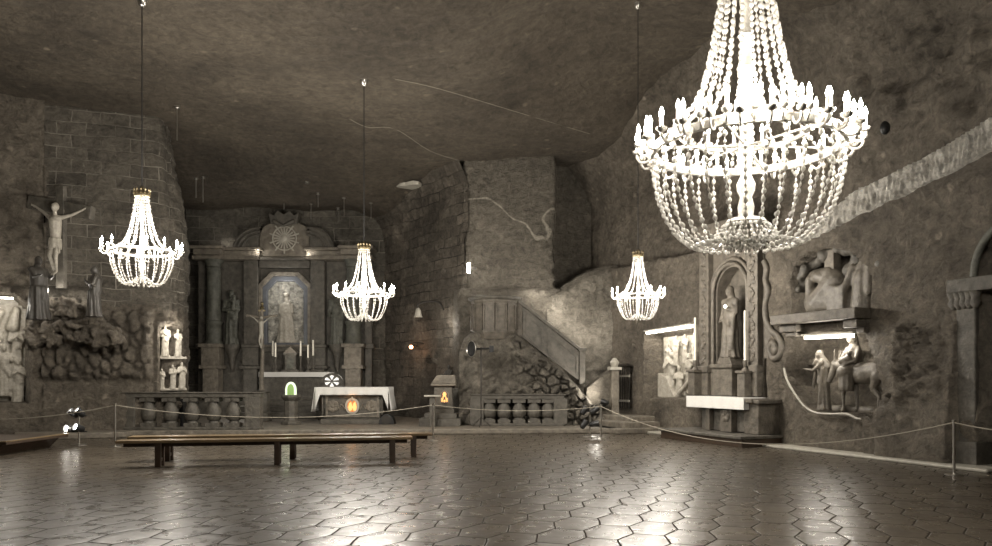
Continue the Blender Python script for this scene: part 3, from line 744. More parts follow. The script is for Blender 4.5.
# niche at the brick corner
def corner_group(m):
    for (x, z, s, a) in ((-.2, 1.0, .66, 'pray'), (.17, 1.0, .56, 'reach'), (.02, .0, .5, 'child'), (-.28, .0, .42, 'pray'), (.28, .0, .55, 'pray')):
        r = robed(MB(), 1.5, a, seed=x * 9); xf(r, (x, 0, z), x, s); m.add(r.v, r.f)
    m.bx(-.42, .42, -.05, .3, .92, 1.0); m.bx(-.42, .42, -.05, .3, -.05, .02)
relief_panel('niche_sculpture', 'two tiers of small pale figures in the tall arched corner niche', 'sculpture', P(172, 389, 23.35), math.radians(25), corner_group, 'statue_pale', .022)
light('POINT', P(171, 331, 22.95), 26, size=.05, name='niche_light')
light('POINT', P(176, 362, 22.9), 6, size=.05, name='niche_light')

# ------------------------------------------------------------------ main altar
AY = 31.2; AS = F / AY
ax = lambda px: (px - 287) / AS
az = lambda py: EYE + (HY - py) / AS
alt = thing('altar_retable', 'tall dark carved altar wall with columns, crest and framed relief in the far recess', 'altar', (X_at(287, AY), AY, 0))
def ab(name, mat, *boxes, **k):
    m = MB()
    for (p0, p1, y0, y1, q0, q1) in boxes: m.bx(ax(p0), ax(p1), y0, y1, az(q1), az(q0))
    return m.build(name, mat, alt, bevel=.025, **k)
ab('back_panel', 'stone_dark', (203, 371, -.05, .3, 258, 422))
ab('plinth', 'stone_dark', (203, 371, -.5, 0, 396, 422))
def poly(pts): return [(ax(a), az(b)) for a, b in pts]
for s in (0, 1):
    mr = (lambda p: p) if s == 0 else (lambda p: 574 - p)
    def sb(name, mat, *bs): return ab(name, mat, *[(min(mr(a), mr(b)), max(mr(a), mr(b)), y0, y1, q0, q1) for (a, b, y0, y1, q0, q1) in bs])
    sb('pedestal', 'stone', (210, 225, -.8, -.2, 369, 398), (207, 228, -.9, -.1, 365.5, 369), (209, 226, -.85, -.15, 348, 366), (206.5, 228.5, -.92, -.1, 344.5, 348), (211, 224, -.82, -.79, 352, 362))
    m = MB(); cxm = ax(mr(218.3)); z0, z1 = az(345), az(262)
    m.lathe([(.36, z0), (.36, z0 + .1), (.31, z0 + .16), (.30, z0 + .8), (.345, z0 + .84), (.345, z0 + .92), (.29, z0 + .96), (.265, z1 - .35), (.3, z1 - .32), (.27, z1 - .28), (.34, z1 - .08), (.40, z1)], (cxm, -.5, 0), 24)
    m.build('column', 'stone_green', alt, smooth=True)
    sb('outer_pilaster', 'stone_dark', (201, 208, -.3, 0, 262, 398), (199, 210, -.4, 0, 344, 349))
    sb('inner_pilaster', 'stone_dark', (247, 261, -.45, 0, 262, 345), (245, 263, -.55, 0, 345, 348), (246, 262, -.5, 0, 348, 366), (244, 264, -.6, 0, 366, 369), (247, 261, -.5, 0, 369, 398))
    sb('entablature', 'stone', (199, 264, -.75, .1, 258, 262), (202, 229, -.95, .1, 252.5, 258), (197, 231, -1.05, .1, 249.5, 252.5), (229, 264, -.6, .1, 253, 258), (229, 266, -.75, .1, 250, 253))
    m = MB(); o_, i_ = [], []
    for q in range(13):
        t = PI * q / 12 * .62
        o_.append((ax(mr(263 - 26 * math.sin(t) + 0)), az(252 - 24 * (1 - abs(1 - t / (PI * .62 / 1))) ** .5)))
    pts = [(238, 251), (239, 243), (243, 236), (249, 231), (256, 229), (262, 230), (262, 251)]
    m.prism([(ax(mr(a)), az(b)) for a, b in pts], -.5, 0)
    m.build('volute', 'stone_dark', alt, bevel=.04)
    m = MB()
    for rr in (26, 22, 18):
        m.tube([(ax(mr(264 - rr * math.sin(u))), -.52, az(253 - rr * .88 * math.cos(u))) for u in [PI / 2 * q / 10 for q in range(11)]], .05, 6)
    m.build('volute_moulding', 'stone_dark', alt, smooth=True)
    # corbel and frame beside the side statue
    if s == 0 or s == 1:
        m = MB(); c0 = ax(mr(235)); m.lathe([(.02, az(372)), (.10, az(366)), (.13, az(358)), (.28, az(350)), (.34, az(347)), (.34, az(345))], (c0, -.35, 0), 16); m.build('corbel', 'stone_dark', alt, smooth=True)
# centre lintel, frame, cartouche
ab('lintel', 'stone_dark', (262, 312, -.4, 0, 262, 269), (260, 314, -.55, 0, 259, 262)); ab('sill', 'stone_dark', (262, 312, -.3, 0, 345, 352))
def octo(x0, x1, y0, y1, c): return [(x0, y1), (x0, y0 + c), (x0 + c, y0), (x1 - c, y0), (x1, y0 + c), (x1, y1)]
m = MB(); m.frame(poly(octo(261, 313, 273, 347, 12)), poly(octo(264.5, 309.5, 277, 345, 11)), -.35, 0); m.build('outer_frame', 'stone', alt, bevel=.02)
m = MB(); m.frame(poly(octo(264.5, 309.5, 277, 345, 11)), poly(octo(269, 305, 282, 343, 9)), -.26, 0); m.build('inner_frame', 'frost', alt, bevel=.02, label='blue grey octagonal moulding')
m = MB(); m.prism(poly(octo(269, 305, 282, 343, 9)), -.08, 0)
pn = m.build('relief_ground', rock_mat('crumbled_pale_salt', (.2, .19, .16), (.62, .59, .52), scale=5, bump=1.0, spots=False), alt)
m = robed(MB(), 1.95, 'child', seed=2, wide=1.5); xf(m, (0, 0, 0), 0, 1, .45)
cw = ax(287); m.add(*(lambda q: (q.v, q.f))(MB().lathe([(.10, 1.88), (.15, 2.0), (.02, 2.08)], (0, -.03, 0), 10)))
f = m.sculpt('relief_figure', 'statue_pale', alt, vox=.03, label='pale crowned figure holding a child'); f.location = (0, -.13, az(343))
for (dx, dy) in ((0, 0),):
    light('POINT', (X_at(287, AY) , AY - .75, az(288)), 22, (1, .97, .92), .06, name='frame_light')
m = MB()
m.prism(poly([(262, 258), (262, 236), (266, 228), (274, 224), (287, 222.5), (300, 224), (308, 228), (312, 236), (312, 258)]), -.35, 0); m.build('crest_panel', 'stone', alt, bevel=.04)
m = MB()
for i in range(20):
    a = 2 * PI * i / 20; L = .62 if i % 2 else .42
    m.box(.5 * L * math.cos(a) + 0, -.38, az(240) + .5 * L * math.sin(a) * 1.0, L, .08, .05, m=Matrix.Rotation(-a, 3, 'Y'))
m.ball((0, -.4, az(240)), .16, (1, .5, 1), 12); m.tube([(.48 * math.cos(2 * PI * i / 24), -.38, az(240) + .48 * math.sin(2 * PI * i / 24)) for i in range(24)], .03, 6, closed=True)
m.build('ray_medallion', 'stone_light', alt)
m = MB(); m.prism(poly([(274, 226), (272, 215), (277, 218), (281, 213), (287, 217), (293, 213), (297, 218), (302, 215), (300, 226)]), -.5, -.1); m.cap((ax(278), -.5, az(224)), (ax(286), -.55, az(228)), .1, .06); m.cap((ax(296), -.5, az(224)), (ax(288), -.55, az(228)), .1, .06)
m.build('crest_crown', 'stone_dark', alt, bevel=.03)
for px, py in ((226, 243), (263, 254), (312, 256), (348, 254)):
    light('POINT', (X_at(px, AY), AY + .1 if px in (226, 348) else AY - .75, az(py) - .02), 5.0, size=.05, name='crest_light')
for px, a_, lb in ((235, 'child', 'tall dark statue of a robed figure between the column and pilaster beside the crucifix'), (339, 'down', 'tall dark statue between altar columns behind the hanging chandelier')):
    o = robed(MB(), 2.2, a_, seed=px).sculpt('niche_statue', 'stone_green', vox=.035, loc=(X_at(px, AY), AY - .42, az(345)), rz=.1)
    tag(o, lb, 'statue')
for px_, py_ in ((236, 385), (345, 372)): light('POINT', P(px_, py_, 29.2), 16, size=.1, name='altar_light')
light('POINT', P(287, 350, 29.3), 10, size=.1, name='altar_light')
# altar steps
for i, (a, b, yf, h) in enumerate(((232, 342, 28.6, .4), (238, 338, 28.9, .62), (246, 332, 29.2, .84))):
    m = MB(); m.bx(X_at(a, 29.3), X_at(b, 29.3), yf, 30.9, (.16, .4, .62)[i], h); struct(m.build(f'trim_{6 + i}', 'stone_dark', bevel=.02))
# high altar table
HYY = 29.6; hs = F / HYY
ha = thing('high_altar_table', 'broad dark stone altar table below the framed relief', 'altar', (X_at(294, HYY), HYY, .84))
m = MB(); m.bx(-1.2, 1.2, .0, 1.0, 0, .98); m.bx(-1.25, 1.25, -.05, 1.05, 0, .12); m.build('body', 'stone_dark', ha, bevel=.02)
m = MB(); m.bx(-1.3, 1.3, -.1, 1.1, .98, 1.06); m.build('table_top', 'stone_dark', ha, bevel=.02)
m = MB(); W = 34 / hs; zt = 1.07; 
m.bx(-W, W, -.13, 1.1, zt, zt + .02); m.bx(-W, W, -.14, -.12, zt - .17, zt + .02); m.bx(-W - .01, -W + .01, -.14, 1.1, zt - .17, zt + .02); m.bx(W - .01, W + .01, -.14, 1.1, zt - .17, zt + .02)
tag(m.build('altar_cloth', 'cloth', loc=(X_at(294, HYY), HYY, .84)), 'straight white altar cloth on the high altar under the candles', 'altar cloth')
topz = .84 + 1.09
tb = thing('tabernacle', 'small dark tabernacle with pointed gable on the high altar', 'tabernacle', (X_at(287, HYY), HYY + .65, topz))
m = MB(); m.bx(-.22, .22, -.2, .2, 0, .72); m.bx(-.34, .34, -.26, .24, 0, .1); m.bx(-.27, .27, -.24, .22, .68, .76); m.build('body', 'stone_dark', tb, bevel=.015)
m = MB(); m.prism([(-.27, .76), (.27, .76), (.0, 1.02)], -.22, .2); m.build('gable', 'stone', tb)
m = MB(); m.prism([(-.13, .14), (.13, .14), (.13, .5), (0, .64), (-.13, .5)], -.23, -.2); m.build('door', 'stone_green', tb)
for i, (px, top, dark) in enumerate(((264, 338, 0), (272, 341, 0), (276.5, 343, 1), (300, 341, 0), (309, 345, 0), (312.5, 340, 0))):
    hh = Z_at(top, HYY + .5) - topz; hold = hh * .52
    c = thing('candlestick', ['tall white candle in a dark holder, outermost on the crucifix side of the high altar', 'white candle on the high altar, second from the crucifix side', 'short candle next to the tabernacle on its crucifix side', 'white candle just beside the tabernacle on the altar table side', 'shorter candle of the far pair beside the big column', 'outermost candle of the high altar near the big column'][i], 'candlestick', (X_at(px, HYY + .5), HYY + .35 + .25 * (i % 2), topz), group='candles on the high altar')
    m = MB(); m.lathe([(.10, 0), (.09, .05), (.03, .1), (.045, hold * .35), (.02, hold * .55), (.04, hold * .8), (.075, hold)], n=12); m.build('holder', 'stone_dark', c, smooth=True)
    m = MB(); m.lathe([(.036, hold), (.034, hh), (.012, hh + .01)], n=10); m.build('candle', 'wax', c, smooth=True)
# standing processional crucifix
m0 = P(262, 400, 27.2)
pc = thing('standing_crucifix', 'tall pale standing crucifix with gilded top in front of the inner pilaster', 'crucifix', (m0.x, m0.y, .16))
s27 = F / 27.2
m = MB(); m.lathe([(.36, 0), (.36, .3), (.28, .36), (.28, 1.0), (.34, 1.06), (.1, 1.1)], n=10); m.build('base', 'stone_dark', pc, bevel=.01)
m = MB(); m.tube([(0, 0, 1.05), (-.02, 0, 1.6), (.02, 0, 2.4), (0, 0, 4.1)], .08, 8, rs=[.11, .085, .06, .05]); m.build('upright', 'stone', pc, smooth=True)
m = MB(); m.tube([(-.55, 0, 3.78), (0, 0, 3.70), (.55, 0, 3.78)], .05, 8); m.build('cross_bar', 'stone', pc, smooth=True)
m = MB(); m.cap((0, -.08, 3.1), (0, -.1, 3.5), .07, .09); m.ball((.02, -.14, 3.68), .065)
for s in (-1, 1): m.cap((.07 * s, -.1, 3.5), (.26 * s, -.06, 3.68), .03, .022); m.cap((.26 * s, -.06, 3.68), (.42 * s, -.05, 3.77), .022, .015); m.cap((.04 * s, -.08, 3.1), (.05 * s, -.17, 2.85), .045, .032); m.cap((.05 * s, -.17, 2.85), (.01 * s, -.1, 2.6), .032, .02)
m.sculpt('figure', 'stone_light', pc, vox=.018)
m = MB(); m.lathe([(.03, 3.95), (.09, 4.05), (.03, 4.15)], n=8); m.bx(-.12, .12, -.03, .03, 3.92, 3.98); m.ball((0, 0, 4.2), .06); m.build('gilt_finial', 'gold', pc, label='gilded finial')
# font with green glowing arch
FY = 25.3; f0 = X_at(291, FY)
ft = thing('stone_pedestal', 'short dark octagonal stone pedestal standing under the green glowing arch', 'pedestal', (f0, FY, .16))
m = MB(); m.lathe([(.34, 0), (.34, .08), (.24, .14), (.22, .3), (.23, .78), (.29, .84), (.34, .9), (.34, .98)], n=8); m.build('shaft', 'stone_dark', ft, bevel=.01)
ga = thing('glowing_icon', 'small arched lamp glowing green on the dark pedestal beside the altar table', 'lamp', (f0, FY, 1.14))
def arch(w_, h_, n=8): return [(-w_, 0), (w_, 0)] + [(w_ * math.cos(PI * i / n), h_ - w_ * 1.5 + w_ * 1.5 * math.sin(PI * i / n)) for i in range(n + 1)]
m = MB(); m.prism(arch(.11, .36), -.06, .04); m.build('glowing_panel', 'green', ga)
m = MB(); m.frame(arch(.17, .43), arch(.12, .37), -.08, .06); m.build('arched_frame', glow('green_rim_glow', (.9, 1, .7), 1.1), ga)
light('POINT', (f0, FY - .35, 1.4), 1.5, (.7, 1, .45), .05, name='green_light')

# altar table
TY = 25.6
at = thing('altar_table', 'dark carved stone altar table with a glowing orange centre', 'altar', (X_at(352.5, TY), TY, .16))
ts = F / TY; tx = lambda px: (px - 352.5) / ts; tz = lambda py: EYE + (HY - py) / ts - .16
m = MB(); m.bx(tx(322), tx(383), -.25, 1.3, 0, tz(419)); m.build('step', 'stone_dark', at, bevel=.015)
m = MB(); m.prism([(tx(325), tz(419)), (tx(380), tz(419)), (tx(381.5), tz(394)), (tx(323.5), tz(394))], -.0, 1.0)
for sx in (-1, 1): m.box(sx * 1.0, .5, .7, .06, 1.1, .8)
m.build('body', 'stone_dark', at, bevel=.02)
m = MB(); m.frame([(tx(326), tz(417)), (tx(379), tz(417)), (tx(379), tz(396)), (tx(326), tz(396))], [(tx(328), tz(415.5)), (tx(377), tz(415.5)), (tx(377), tz(397.5)), (tx(328), tz(397.5))], -.04, .02)
for s in (-1, 1):
    cx_ = s * .66; cz_ = tz(406)
    for i in range(8):
        a = PI / 4 * i; m.ball((cx_ + .13 * math.cos(a), -.02, cz_ + .13 * math.sin(a)), .085, (1, .4, 1), 8)
    m.ball((cx_, -.03, cz_), .07, (1, .6, 1), 8)
    m.tube([(cx_ - s * .2, -.01, cz_ - .1), (s * .35, -.02, cz_ + .05), (s * .25, -.02, cz_ - .12)], .03, 6)
m.build('carved_front', 'stone', at)
m = MB(); m.frame([(.24 * math.cos(2 * PI * i / 20), tz(406) + .27 * math.sin(2 * PI * i / 20)) for i in range(20)], [(.17 * math.cos(2 * PI * i / 20), tz(406) + .2 * math.sin(2 * PI * i / 20)) for i in range(20)], -.07, .02); m.build('oval_rim', 'stone_light', at)
def flame(nm, sx, mat):
    m = MB(); m.prism([(sx - .02, tz(406) - .17), (sx + .05, tz(406) - .14), (sx + .075, tz(406) - .03), (sx + .03, tz(406) + .14), (sx - .03, tz(406) + .10), (sx - .07, tz(406) - .04)], -.05, -.02); return m.build(nm, mat, at)
m = MB(); m.prism([(.17 * math.cos(2 * PI * i / 16), tz(406) + .2 * math.sin(2 * PI * i / 16)) for i in range(16)], -.03, -.012); m.build('glowing_window', glow('deep_orange_glow', (1, .3, .06), .7), at, label='window glowing deep orange')
flame('glowing_flame', -.07, 'orange'); flame('glowing_flame', .07, 'orange')
m = MB(); m.lathe([(.01, .0), (.07, .08), (.01, .2)], (0, -.07, tz(399) - .1), 4); m.build('star_ornament', 'salt_white', at)
m = MB(); m.bx(tx(317), tx(388), -.15, 1.15, tz(393.8), tz(388.2)); m.build('table_top', 'stone_dark', at, bevel=.01)
light('POINT', (X_at(352.5, TY), TY - .3, 1.0), 1.2, (1, .5, .2), .05, name='orange_light')
def altar_cloth():
    x0, x1 = tx(316), tx(389); y0, y1 = -.2, 1.2; zt = tz(387.3); m = MB(); nx = 60
    # top
    m.bx(x0, x1, y0, y1, zt - .015, zt)
    # front fall, short; side falls long with points
    def fall(pts, h, dirv):
        vs = []; fs = []; n = len(pts)
        for i, p in enumerate(pts):
            for j in range(6):
                t = j / 5; w_ = .03 * math.sin(i * 1.1) * t
                vs.append((p[0] + dirv[0] * (w_ + .05 * t), p[1] + dirv[1] * (w_ + .03 * t), zt - h[i] * t))
        for i in range(n - 1):
            for j in range(5): a = i * 6 + j; fs.append((a, a + 1, a + 7, a + 6))
        m.add(vs, fs)
    n = 40; fall([(lerp(x0, x1, i / n), y0) for i in range(n + 1)], [.26 + (.55 * max(0, 1 - i / 3.0) + .5 * max(0, 1 - (n - i) / 3.0)) for i in range(n + 1)], (0, -1))
    n = 16; fall([(x0, lerp(y0, y1, i / n)) for i in range(n + 1)], [.82 for i in range(n + 1)], (-1.8, 0))
    fall([(x1, lerp(y0, y1, i / n)) for i in range(n + 1)], [.78 for i in range(n + 1)], (1.8, 0))
    o = m.build('altar_cloth', 'cloth', smooth=True, loc=(X_at(352.5, TY), TY, .165))
    sd = o.modifiers.new('s', 'SOLIDIFY'); sd.thickness = .008
    tag(o, 'white linen cloth with hanging corners draped over the carved altar table', 'altar cloth')
altar_cloth()
# backlit rosette chair back behind the table
rc = thing('celebrant_chair', 'dark stone seat with a backlit white rosette behind the altar table', 'chair', (X_at(329, 27.8), 27.8, .16))
m = MB(); m.bx(-.42, .42, 0, .55, 0, .5); m.bx(-.44, .44, .5, .62, 0, 1.35); m.bx(-.44, -.36, 0, .5, .5, .8); m.bx(.36, .44, 0, .5, .5, .8); m.build('seat_block', 'stone_dark', rc, bevel=.02)
m = MB(); m.prism([(-.44, 1.3)] + [(.44 * math.cos(PI - PI * i / 12), 1.3 + .42 * math.sin(PI * i / 12)) for i in range(13)], .5, .6); m.build('round_back', 'stone_dark', rc)
m = MB()
for i in range(6):
    a = PI / 6 + PI / 3 * i; m.prism([(.05 * math.cos(a), 1.42 + .05 * math.sin(a)), (.26 * math.cos(a - .3), 1.42 + .2 * math.sin(a - .3)), (.28 * math.cos(a), 1.42 + .23 * math.sin(a)), (.26 * math.cos(a + .3), 1.42 + .2 * math.sin(a + .3))], .46, .5)
m.build('rosette', 'rosette', rc, label='glowing white petal rosette')

def speaker(px, py, Y, w_, h_, rz, label, tilt=0):
    t = thing('loudspeaker', label, 'speaker', (X_at(px, Y), Y, .16), rz)
    m = MB(); m.prism([(-w_ / 2, 0), (w_ / 2, 0), (w_ / 2 * (1 - tilt), h_), (-w_ / 2 * (1 - tilt * .2), h_)], -.15, .15); m.build('cabinet', 'black', t, bevel=.015)
    m = MB(); m.lathe([(.001, 0), (w_ * .32, 0), (w_ * .36, .02)], (0, -.17, h_ * .42), 16, Matrix.Rotation(PI / 2, 3, 'X')); m.build('cone', 'iron', t, smooth=True)
speaker(141, 428, 23.0, .34, .62, .3, 'small black loudspeaker behind the first balusters of the nearer balustrade')
speaker(158, 428, 23.1, .30, .62, -.3, 'narrow black wedge speaker between balusters next to the other speaker', .7)
speaker(181, 420, 23.6, .26, .9, 0, 'upright black speaker behind the middle balusters')
sp = thing('stage_monitor', 'round black monitor speaker on the floor at the end of the altar table', 'speaker', (X_at(388, TY), TY - .2, .16))
m = MB(); m.prism([(.26 * math.cos(PI * i / 10) * 1, .26 * math.sin(PI * i / 10) * 1.3) for i in range(11)], -.2, .3); m.build('shell', 'black', sp, bevel=.01)
m = MB(); m.lathe([(.001, 0), (.13, 0), (.15, .02)], (0, -.21, .15), 16, Matrix.Rotation(PI / 2, 3, 'X')); m.build('grille', 'iron', sp)

# ------------------------------------------------------------------ balustrades
def balustrade(label, px0, px1, Y, h, bal, ends, mat):
    x0, x1 = X_at(px0, Y), X_at(px1, Y); t = thing('balustrade', label, 'balustrade', ((x0 + x1) / 2, Y, .16)); c = (x0 + x1) / 2; W = (x1 - x0) / 2
    m = MB(); m.bx(-W, W, -.2, .2, h - .16, h - .02); m.bx(-W - .04, W + .04, -.24, .24, h - .04, h); m.build('rail', mat, t, bevel=.02)
    m = MB(); m.bx(-W, W, -.22, .22, 0, .08); m.build('base_course', mat, t, bevel=.015)
    H = h - .24
    for px in bal:
        m = MB(); m.bx(-.20, .20, -.17, .17, .08, .2); m.lathe([(.17, .2), (.14, .26), (.2, .3), (.225, .08 + H * .45), (.215, .08 + H * .6), (.15, .08 + H * .78), (.14, .08 + H * .84), (.18, .08 + H * .88), (.18, .08 + H)], n=10); m.bx(-.21, .21, -.17, .17, -.04 + H, .08 + H)
        m.build('baluster', mat, t, smooth=True, loc=(X_at(px, Y) - c, 0, 0))
    for px in ends:
        m = MB(); m.bx(-.22, .22, -.2, .2, .05, h - .14); m.build('end_pier', mat, t, bevel=.02, loc=(X_at(px, Y) - c, 0, 0))
balustrade('dark stone balustrade with bulging balusters in front of the brick corner niche', 120, 262, 22.75, 1.12, (149, 171, 192.5, 214, 234), (130, 254), 'stone_dark')
balustrade('dark stone balustrade with bulging balusters below the pulpit', 471, 564, 24.6, 1.02, (489, 504, 519, 534, 548), (477, 560), 'stone_dark')

# ------------------------------------------------------------------ pulpit with stair
PY = 25.6; ps = F / PY; pX = lambda px: (px - 495) / ps; pZ = lambda py: EYE + (HY - py) / ps
pu = thing('pulpit', 'round carved stone pulpit with sloping stair parapet on a rocky base', 'pulpit', (X_at(495, PY), PY, 0))
m = MB(); r0 = 25 / ps
m.lathe([(r0 * .8, pZ(340)), (r0 * .93, pZ(333)), (r0 * .93, pZ(304)), (r0 * .97, pZ(303)), (r0 * .97, pZ(301))], (0, .1, 0), 12); m.build('drum', 'stone_brown', pu, bevel=.015)
m = MB(); m.lathe([(r0 * .98, pZ(301.2)), (r0 * 1.06, pZ(300)), (r0 * 1.08, pZ(298.2)), (r0 * 1.03, pZ(297.5))], (0, .1, 0), 32); m.build('drum_rim', 'stone_dark', pu, smooth=True)
m = MB()
for k in range(12):
    a = 2 * PI * (k + .5) / 12
    if math.sin(a) < .3:
        R = Matrix.Rotation(a + PI / 2, 3, 'Z'); c = Vector((r0 * .915 * math.cos(a), r0 * .915 * math.sin(a) + .1, pZ(318)))
        w_, hh = .19, .42
        for (dx, dz, sx, sz) in ((-w_ + .02, 0, .04, 2 * hh), (w_ - .02, 0, .04, 2 * hh), (0, hh, 2 * w_, .04), (0, -hh, 2 * w_, .04)):
            m.box(*(c + R @ Vector((dx, 0, dz))), sx, .06, sz, m=R)
m.build('drum_panel_moulding', 'stone_brown', pu)
m = MB(); top = [(519, 299), (583, 352)]; bot = [(583, 372), (577, 374), (519, 334)]
m.prism([(pX(a), pZ(b)) for a, b in [(519, 302), (583, 355), (583, 378), (578, 380), (519, 335)]], -.05, .1); m.build('stair_parapet', 'stone_dark', pu, bevel=.01)
m = MB(); m.prism([(pX(a), pZ(b)) for a, b in [(517, 298), (585, 352), (585, 355.5), (517, 302)]], -.16, .2); m.build('stair_rail', 'stone_dark', pu, bevel=.02)
for i, (a, b) in enumerate(((523, 544), (548, 578))):
    ty = lambda px: 302 + (px - 519) * .83; by = lambda px: 335 + (px - 519) * .76
    o_ = [(a, ty(a) + 5), (b, ty(b) + 5), (b, by(b) - 3), (a, by(a) - 3)]; n_ = [(a + 2, ty(a) + 9), (b - 2, ty(b) + 6), (b - 2, by(b) - 6), (a + 2, by(a) - 3.5)]
    m = MB(); m.frame([(pX(x), pZ(y)) for x, y in o_], [(pX(x), pZ(y)) for x, y in n_], -.10, 0); m.build('parapet_panel', 'stone_dark', pu)
m = MB(); m.bx(pX(579), pX(585), -.14, .16, pZ(384), pZ(350)); m.bx(pX(578), pX(586), -.2, .22, pZ(351), pZ(348)); m.build('newel_post', 'stone_dark', pu, bevel=.02)
m = MB(); m.bx(pX(517), pX(522), -.1, .16, pZ(336), pZ(298)); m.build('drum_post', 'stone_brown', pu, bevel=.02)
def pulpit_base():
    m = MB(); x0, x1 = pX(460), pX(604); nx = 130; nz = 70; vs = []; fs = []
    for i in range(nx + 1):
        x = lerp(x0, x1, i / nx); px = 495 + x * ps
        tp = interp([(460, 350), (464, 338), (472, 331), (515, 331), (523, 338), (560, 368), (598, 408), (604, 418)], px); zt = pZ(tp)
        for j in range(nz + 1):
            z = lerp(.1, zt, j / nz); py = HY - (z - EYE) * ps
            y = -.35 - .25 * sstep(3.5, .5, z)
            y += -.2 * fbm(x * 1.3, 3, z * 1.3) - .10 * fbm(x * 4, 1, z * 4)
            k = sstep(508, 535, px - (py - 380) * .25) * sstep(2, 8, py - tp)    # knobbly stones below the stair
            y -= k * (1.3 * min(.2, cell(x * 3.4, 0, z * 3.4)))
            y -= .4 * (1 - k) * min(.25, cell(x * 2.0, 4, z * 2.0))
            y += .5 * sstep(.12, 0, (zt - z)) 
            vs.append((x, y, z))
    R = nz + 1
    for i in range(nx):
        for j in range(nz): fs.append((i * R + j, (i + 1) * R + j, (i + 1) * R + j + 1, i * R + j + 1))
    # lid going back to the wall, sides
    base = len(vs)
    for i in range(nx + 1): v = vs[i * R + nz]; vs.append((v[0], .85, v[2]))
    for i in range(nx): fs.append((i * R + nz, (i + 1) * R + nz, base + i + 1, base + i))
    b2 = len(vs)
    for i in range(nx + 1): v = vs[i * R]; vs.append((v[0], .85, v[2]))
    for i in range(nx): fs.append((base + i, base + i + 1, b2 + i + 1, b2 + i))
    fs.append(tuple([j for j in range(R)] + [base, b2])); fs.append(tuple(reversed([nx * R + j for j in range(R)] + [base + nx, b2 + nx])))
    m.add(vs, fs); m.build('rocky_base', rock_mat('pulpit_rock', (.10, .09, .073), (.25, .225, .185), scale=1.2, spots=False), pu, smooth=True)
pulpit_base()
for px_, py_, Y_, w_ in ((536, 290, 25.75, 26), (556, 312, 25.7, 26), (584, 335, 25.7, 26)): light('POINT', P(px_, py_, Y_), w_, size=.2, name='stair_light')
def buttress():
    vs = []; fs = []; nx, nz = 60, 70
    top = [(546, 292), (560, 288), (580, 275), (604, 265), (622, 262)]
    for i in range(nx + 1):
        px = lerp(547, 619, i / nx); Y = lerp(26.2, 26.35, i / nx); X = X_at(px, Y); zt = Z_at(interp(top, px), Y) + .08 * noise.noise(Vector((px * .1, 0, 0)))
        for j in range(nz + 1):
            z = lerp(.05, zt, j / nz); k = sstep(.35, 0, zt - z)
            vs.append((X, Y + .35 * k * k - .14 * fbm(X * 1.1, 7, z * 1.1) - .05 * fbm(X * 4, 7, z * 4), z))
        vs.append((X, Y + 2.4, zt + .25))
    R_ = nz + 2
    for i in range(nx):
        for j in range(nz + 1): a = i * R_ + j; fs.append((a, a + R_, a + R_ + 1, a + 1))
    m = MB(); m.add(vs, fs); struct(m.build('trim_11', 'plaster_rock', smooth=True))
MT['plaster_rock'] = rock_mat('scraped_pale_rock', (.14, .125, .10), (.33, .30, .25), scale=.8, spots=False)
buttress()
# low pale wall at the foot of the stair, gate post
m = MB(); m.prism([(X_at(586, 25.3), .16), (X_at(616, 25.3), .16), (X_at(616, 25.3), Z_at(366, 25.3)), (X_at(609, 25.3), Z_at(370, 25.3)), (X_at(586, 25.3), Z_at(388, 25.3))], 25.2, 25.9)
struct(m.build('wall_right_stair', 'rock_slab', bevel=.03))
gp = thing('gate_post', 'pale stone post with moulded cap beside the barred gate', 'post', (X_at(615, 25.0), 25.0, .16))
m = MB(); m.bx(-.12, .12, -.1, .3, 0, Z_at(370, 25) - .16); m.build('shaft', 'stone', gp, bevel=.02)
m = MB(); zt = Z_at(370, 25) - .16; m.bx(-.2, .2, -.18, .36, zt, zt + .1); m.lathe([(.10, zt + .1), (.16, zt + .25), (.05, zt + .4)], (0, .1, 0), 10); m.build('cap', 'stone_light', gp, bevel=.01)
q = RW(625, RWz(625, 408), .1); gt = thing('barred_gate', 'narrow iron gate of upright bars in the side passage', 'gate', q, RZ)
m = MB(); gh = RWz(625, 367) - RWz(625, 408)
for i in range(7): m.box(-.42 + .14 * i, 0, gh / 2, .025, .025, gh)
m.build('bars', 'iron', gt)
m = MB()
for z_ in (.25, gh - .3): m.box(0, -.03, z_, .95, .04, .07)
m.build('cross_bands', 'stone_light', gt)

# ------------------------------------------------------------------ lectern
LY = 24.6; l0 = thing('lectern', 'dark stone lectern with sloping book top and glowing orange emblem', 'lectern', (X_at(441, LY), LY, .16)); ls = F / LY
lx = lambda px: (px - 441) / ls; lz = lambda py: EYE + (HY - py) / ls - .16
m = MB(); m.bx(lx(420), lx(461), -.4, .8, 0, lz(418)); m.bx(lx(425), lx(457), -.25, .7, lz(418), lz(413)); m.bx(lx(430), lx(454), -.1, .6, lz(413), lz(409)); m.build('steps', 'stone_dark', l0, bevel=.015)
m = MB(); m.prism([(lx(433), lz(409)), (lx(453), lz(409)), (lx(452), lz(386)), (lx(434), lz(386))], 0, .5); m.build('body', 'stone_dark', l0, bevel=.02)
m = MB(); m.bx(lx(431), lx(456), -.1, .6, lz(386), lz(383.5)); m.prism([(lx(431), lz(383.5)), (lx(456), lz(383.5)), (lx(455), lz(375)), (lx(437), lz(375))], -.05, .55); m.build('book_top', 'stone', l0, bevel=.02)
m = MB(); cz_ = lz(397)
m.frame([(lx(440), cz_ - .2), (lx(449), cz_ - .2), (lx(449), cz_ + .12), (lx(444.5), cz_ + .24), (lx(440), cz_ + .12)], [(lx(441), cz_ - .17), (lx(448), cz_ - .17), (lx(448), cz_ + .1), (lx(444.5), cz_ + .2), (lx(441), cz_ + .1)], -.03, .02); m.build('emblem_frame', 'stone', l0)
m = MB()
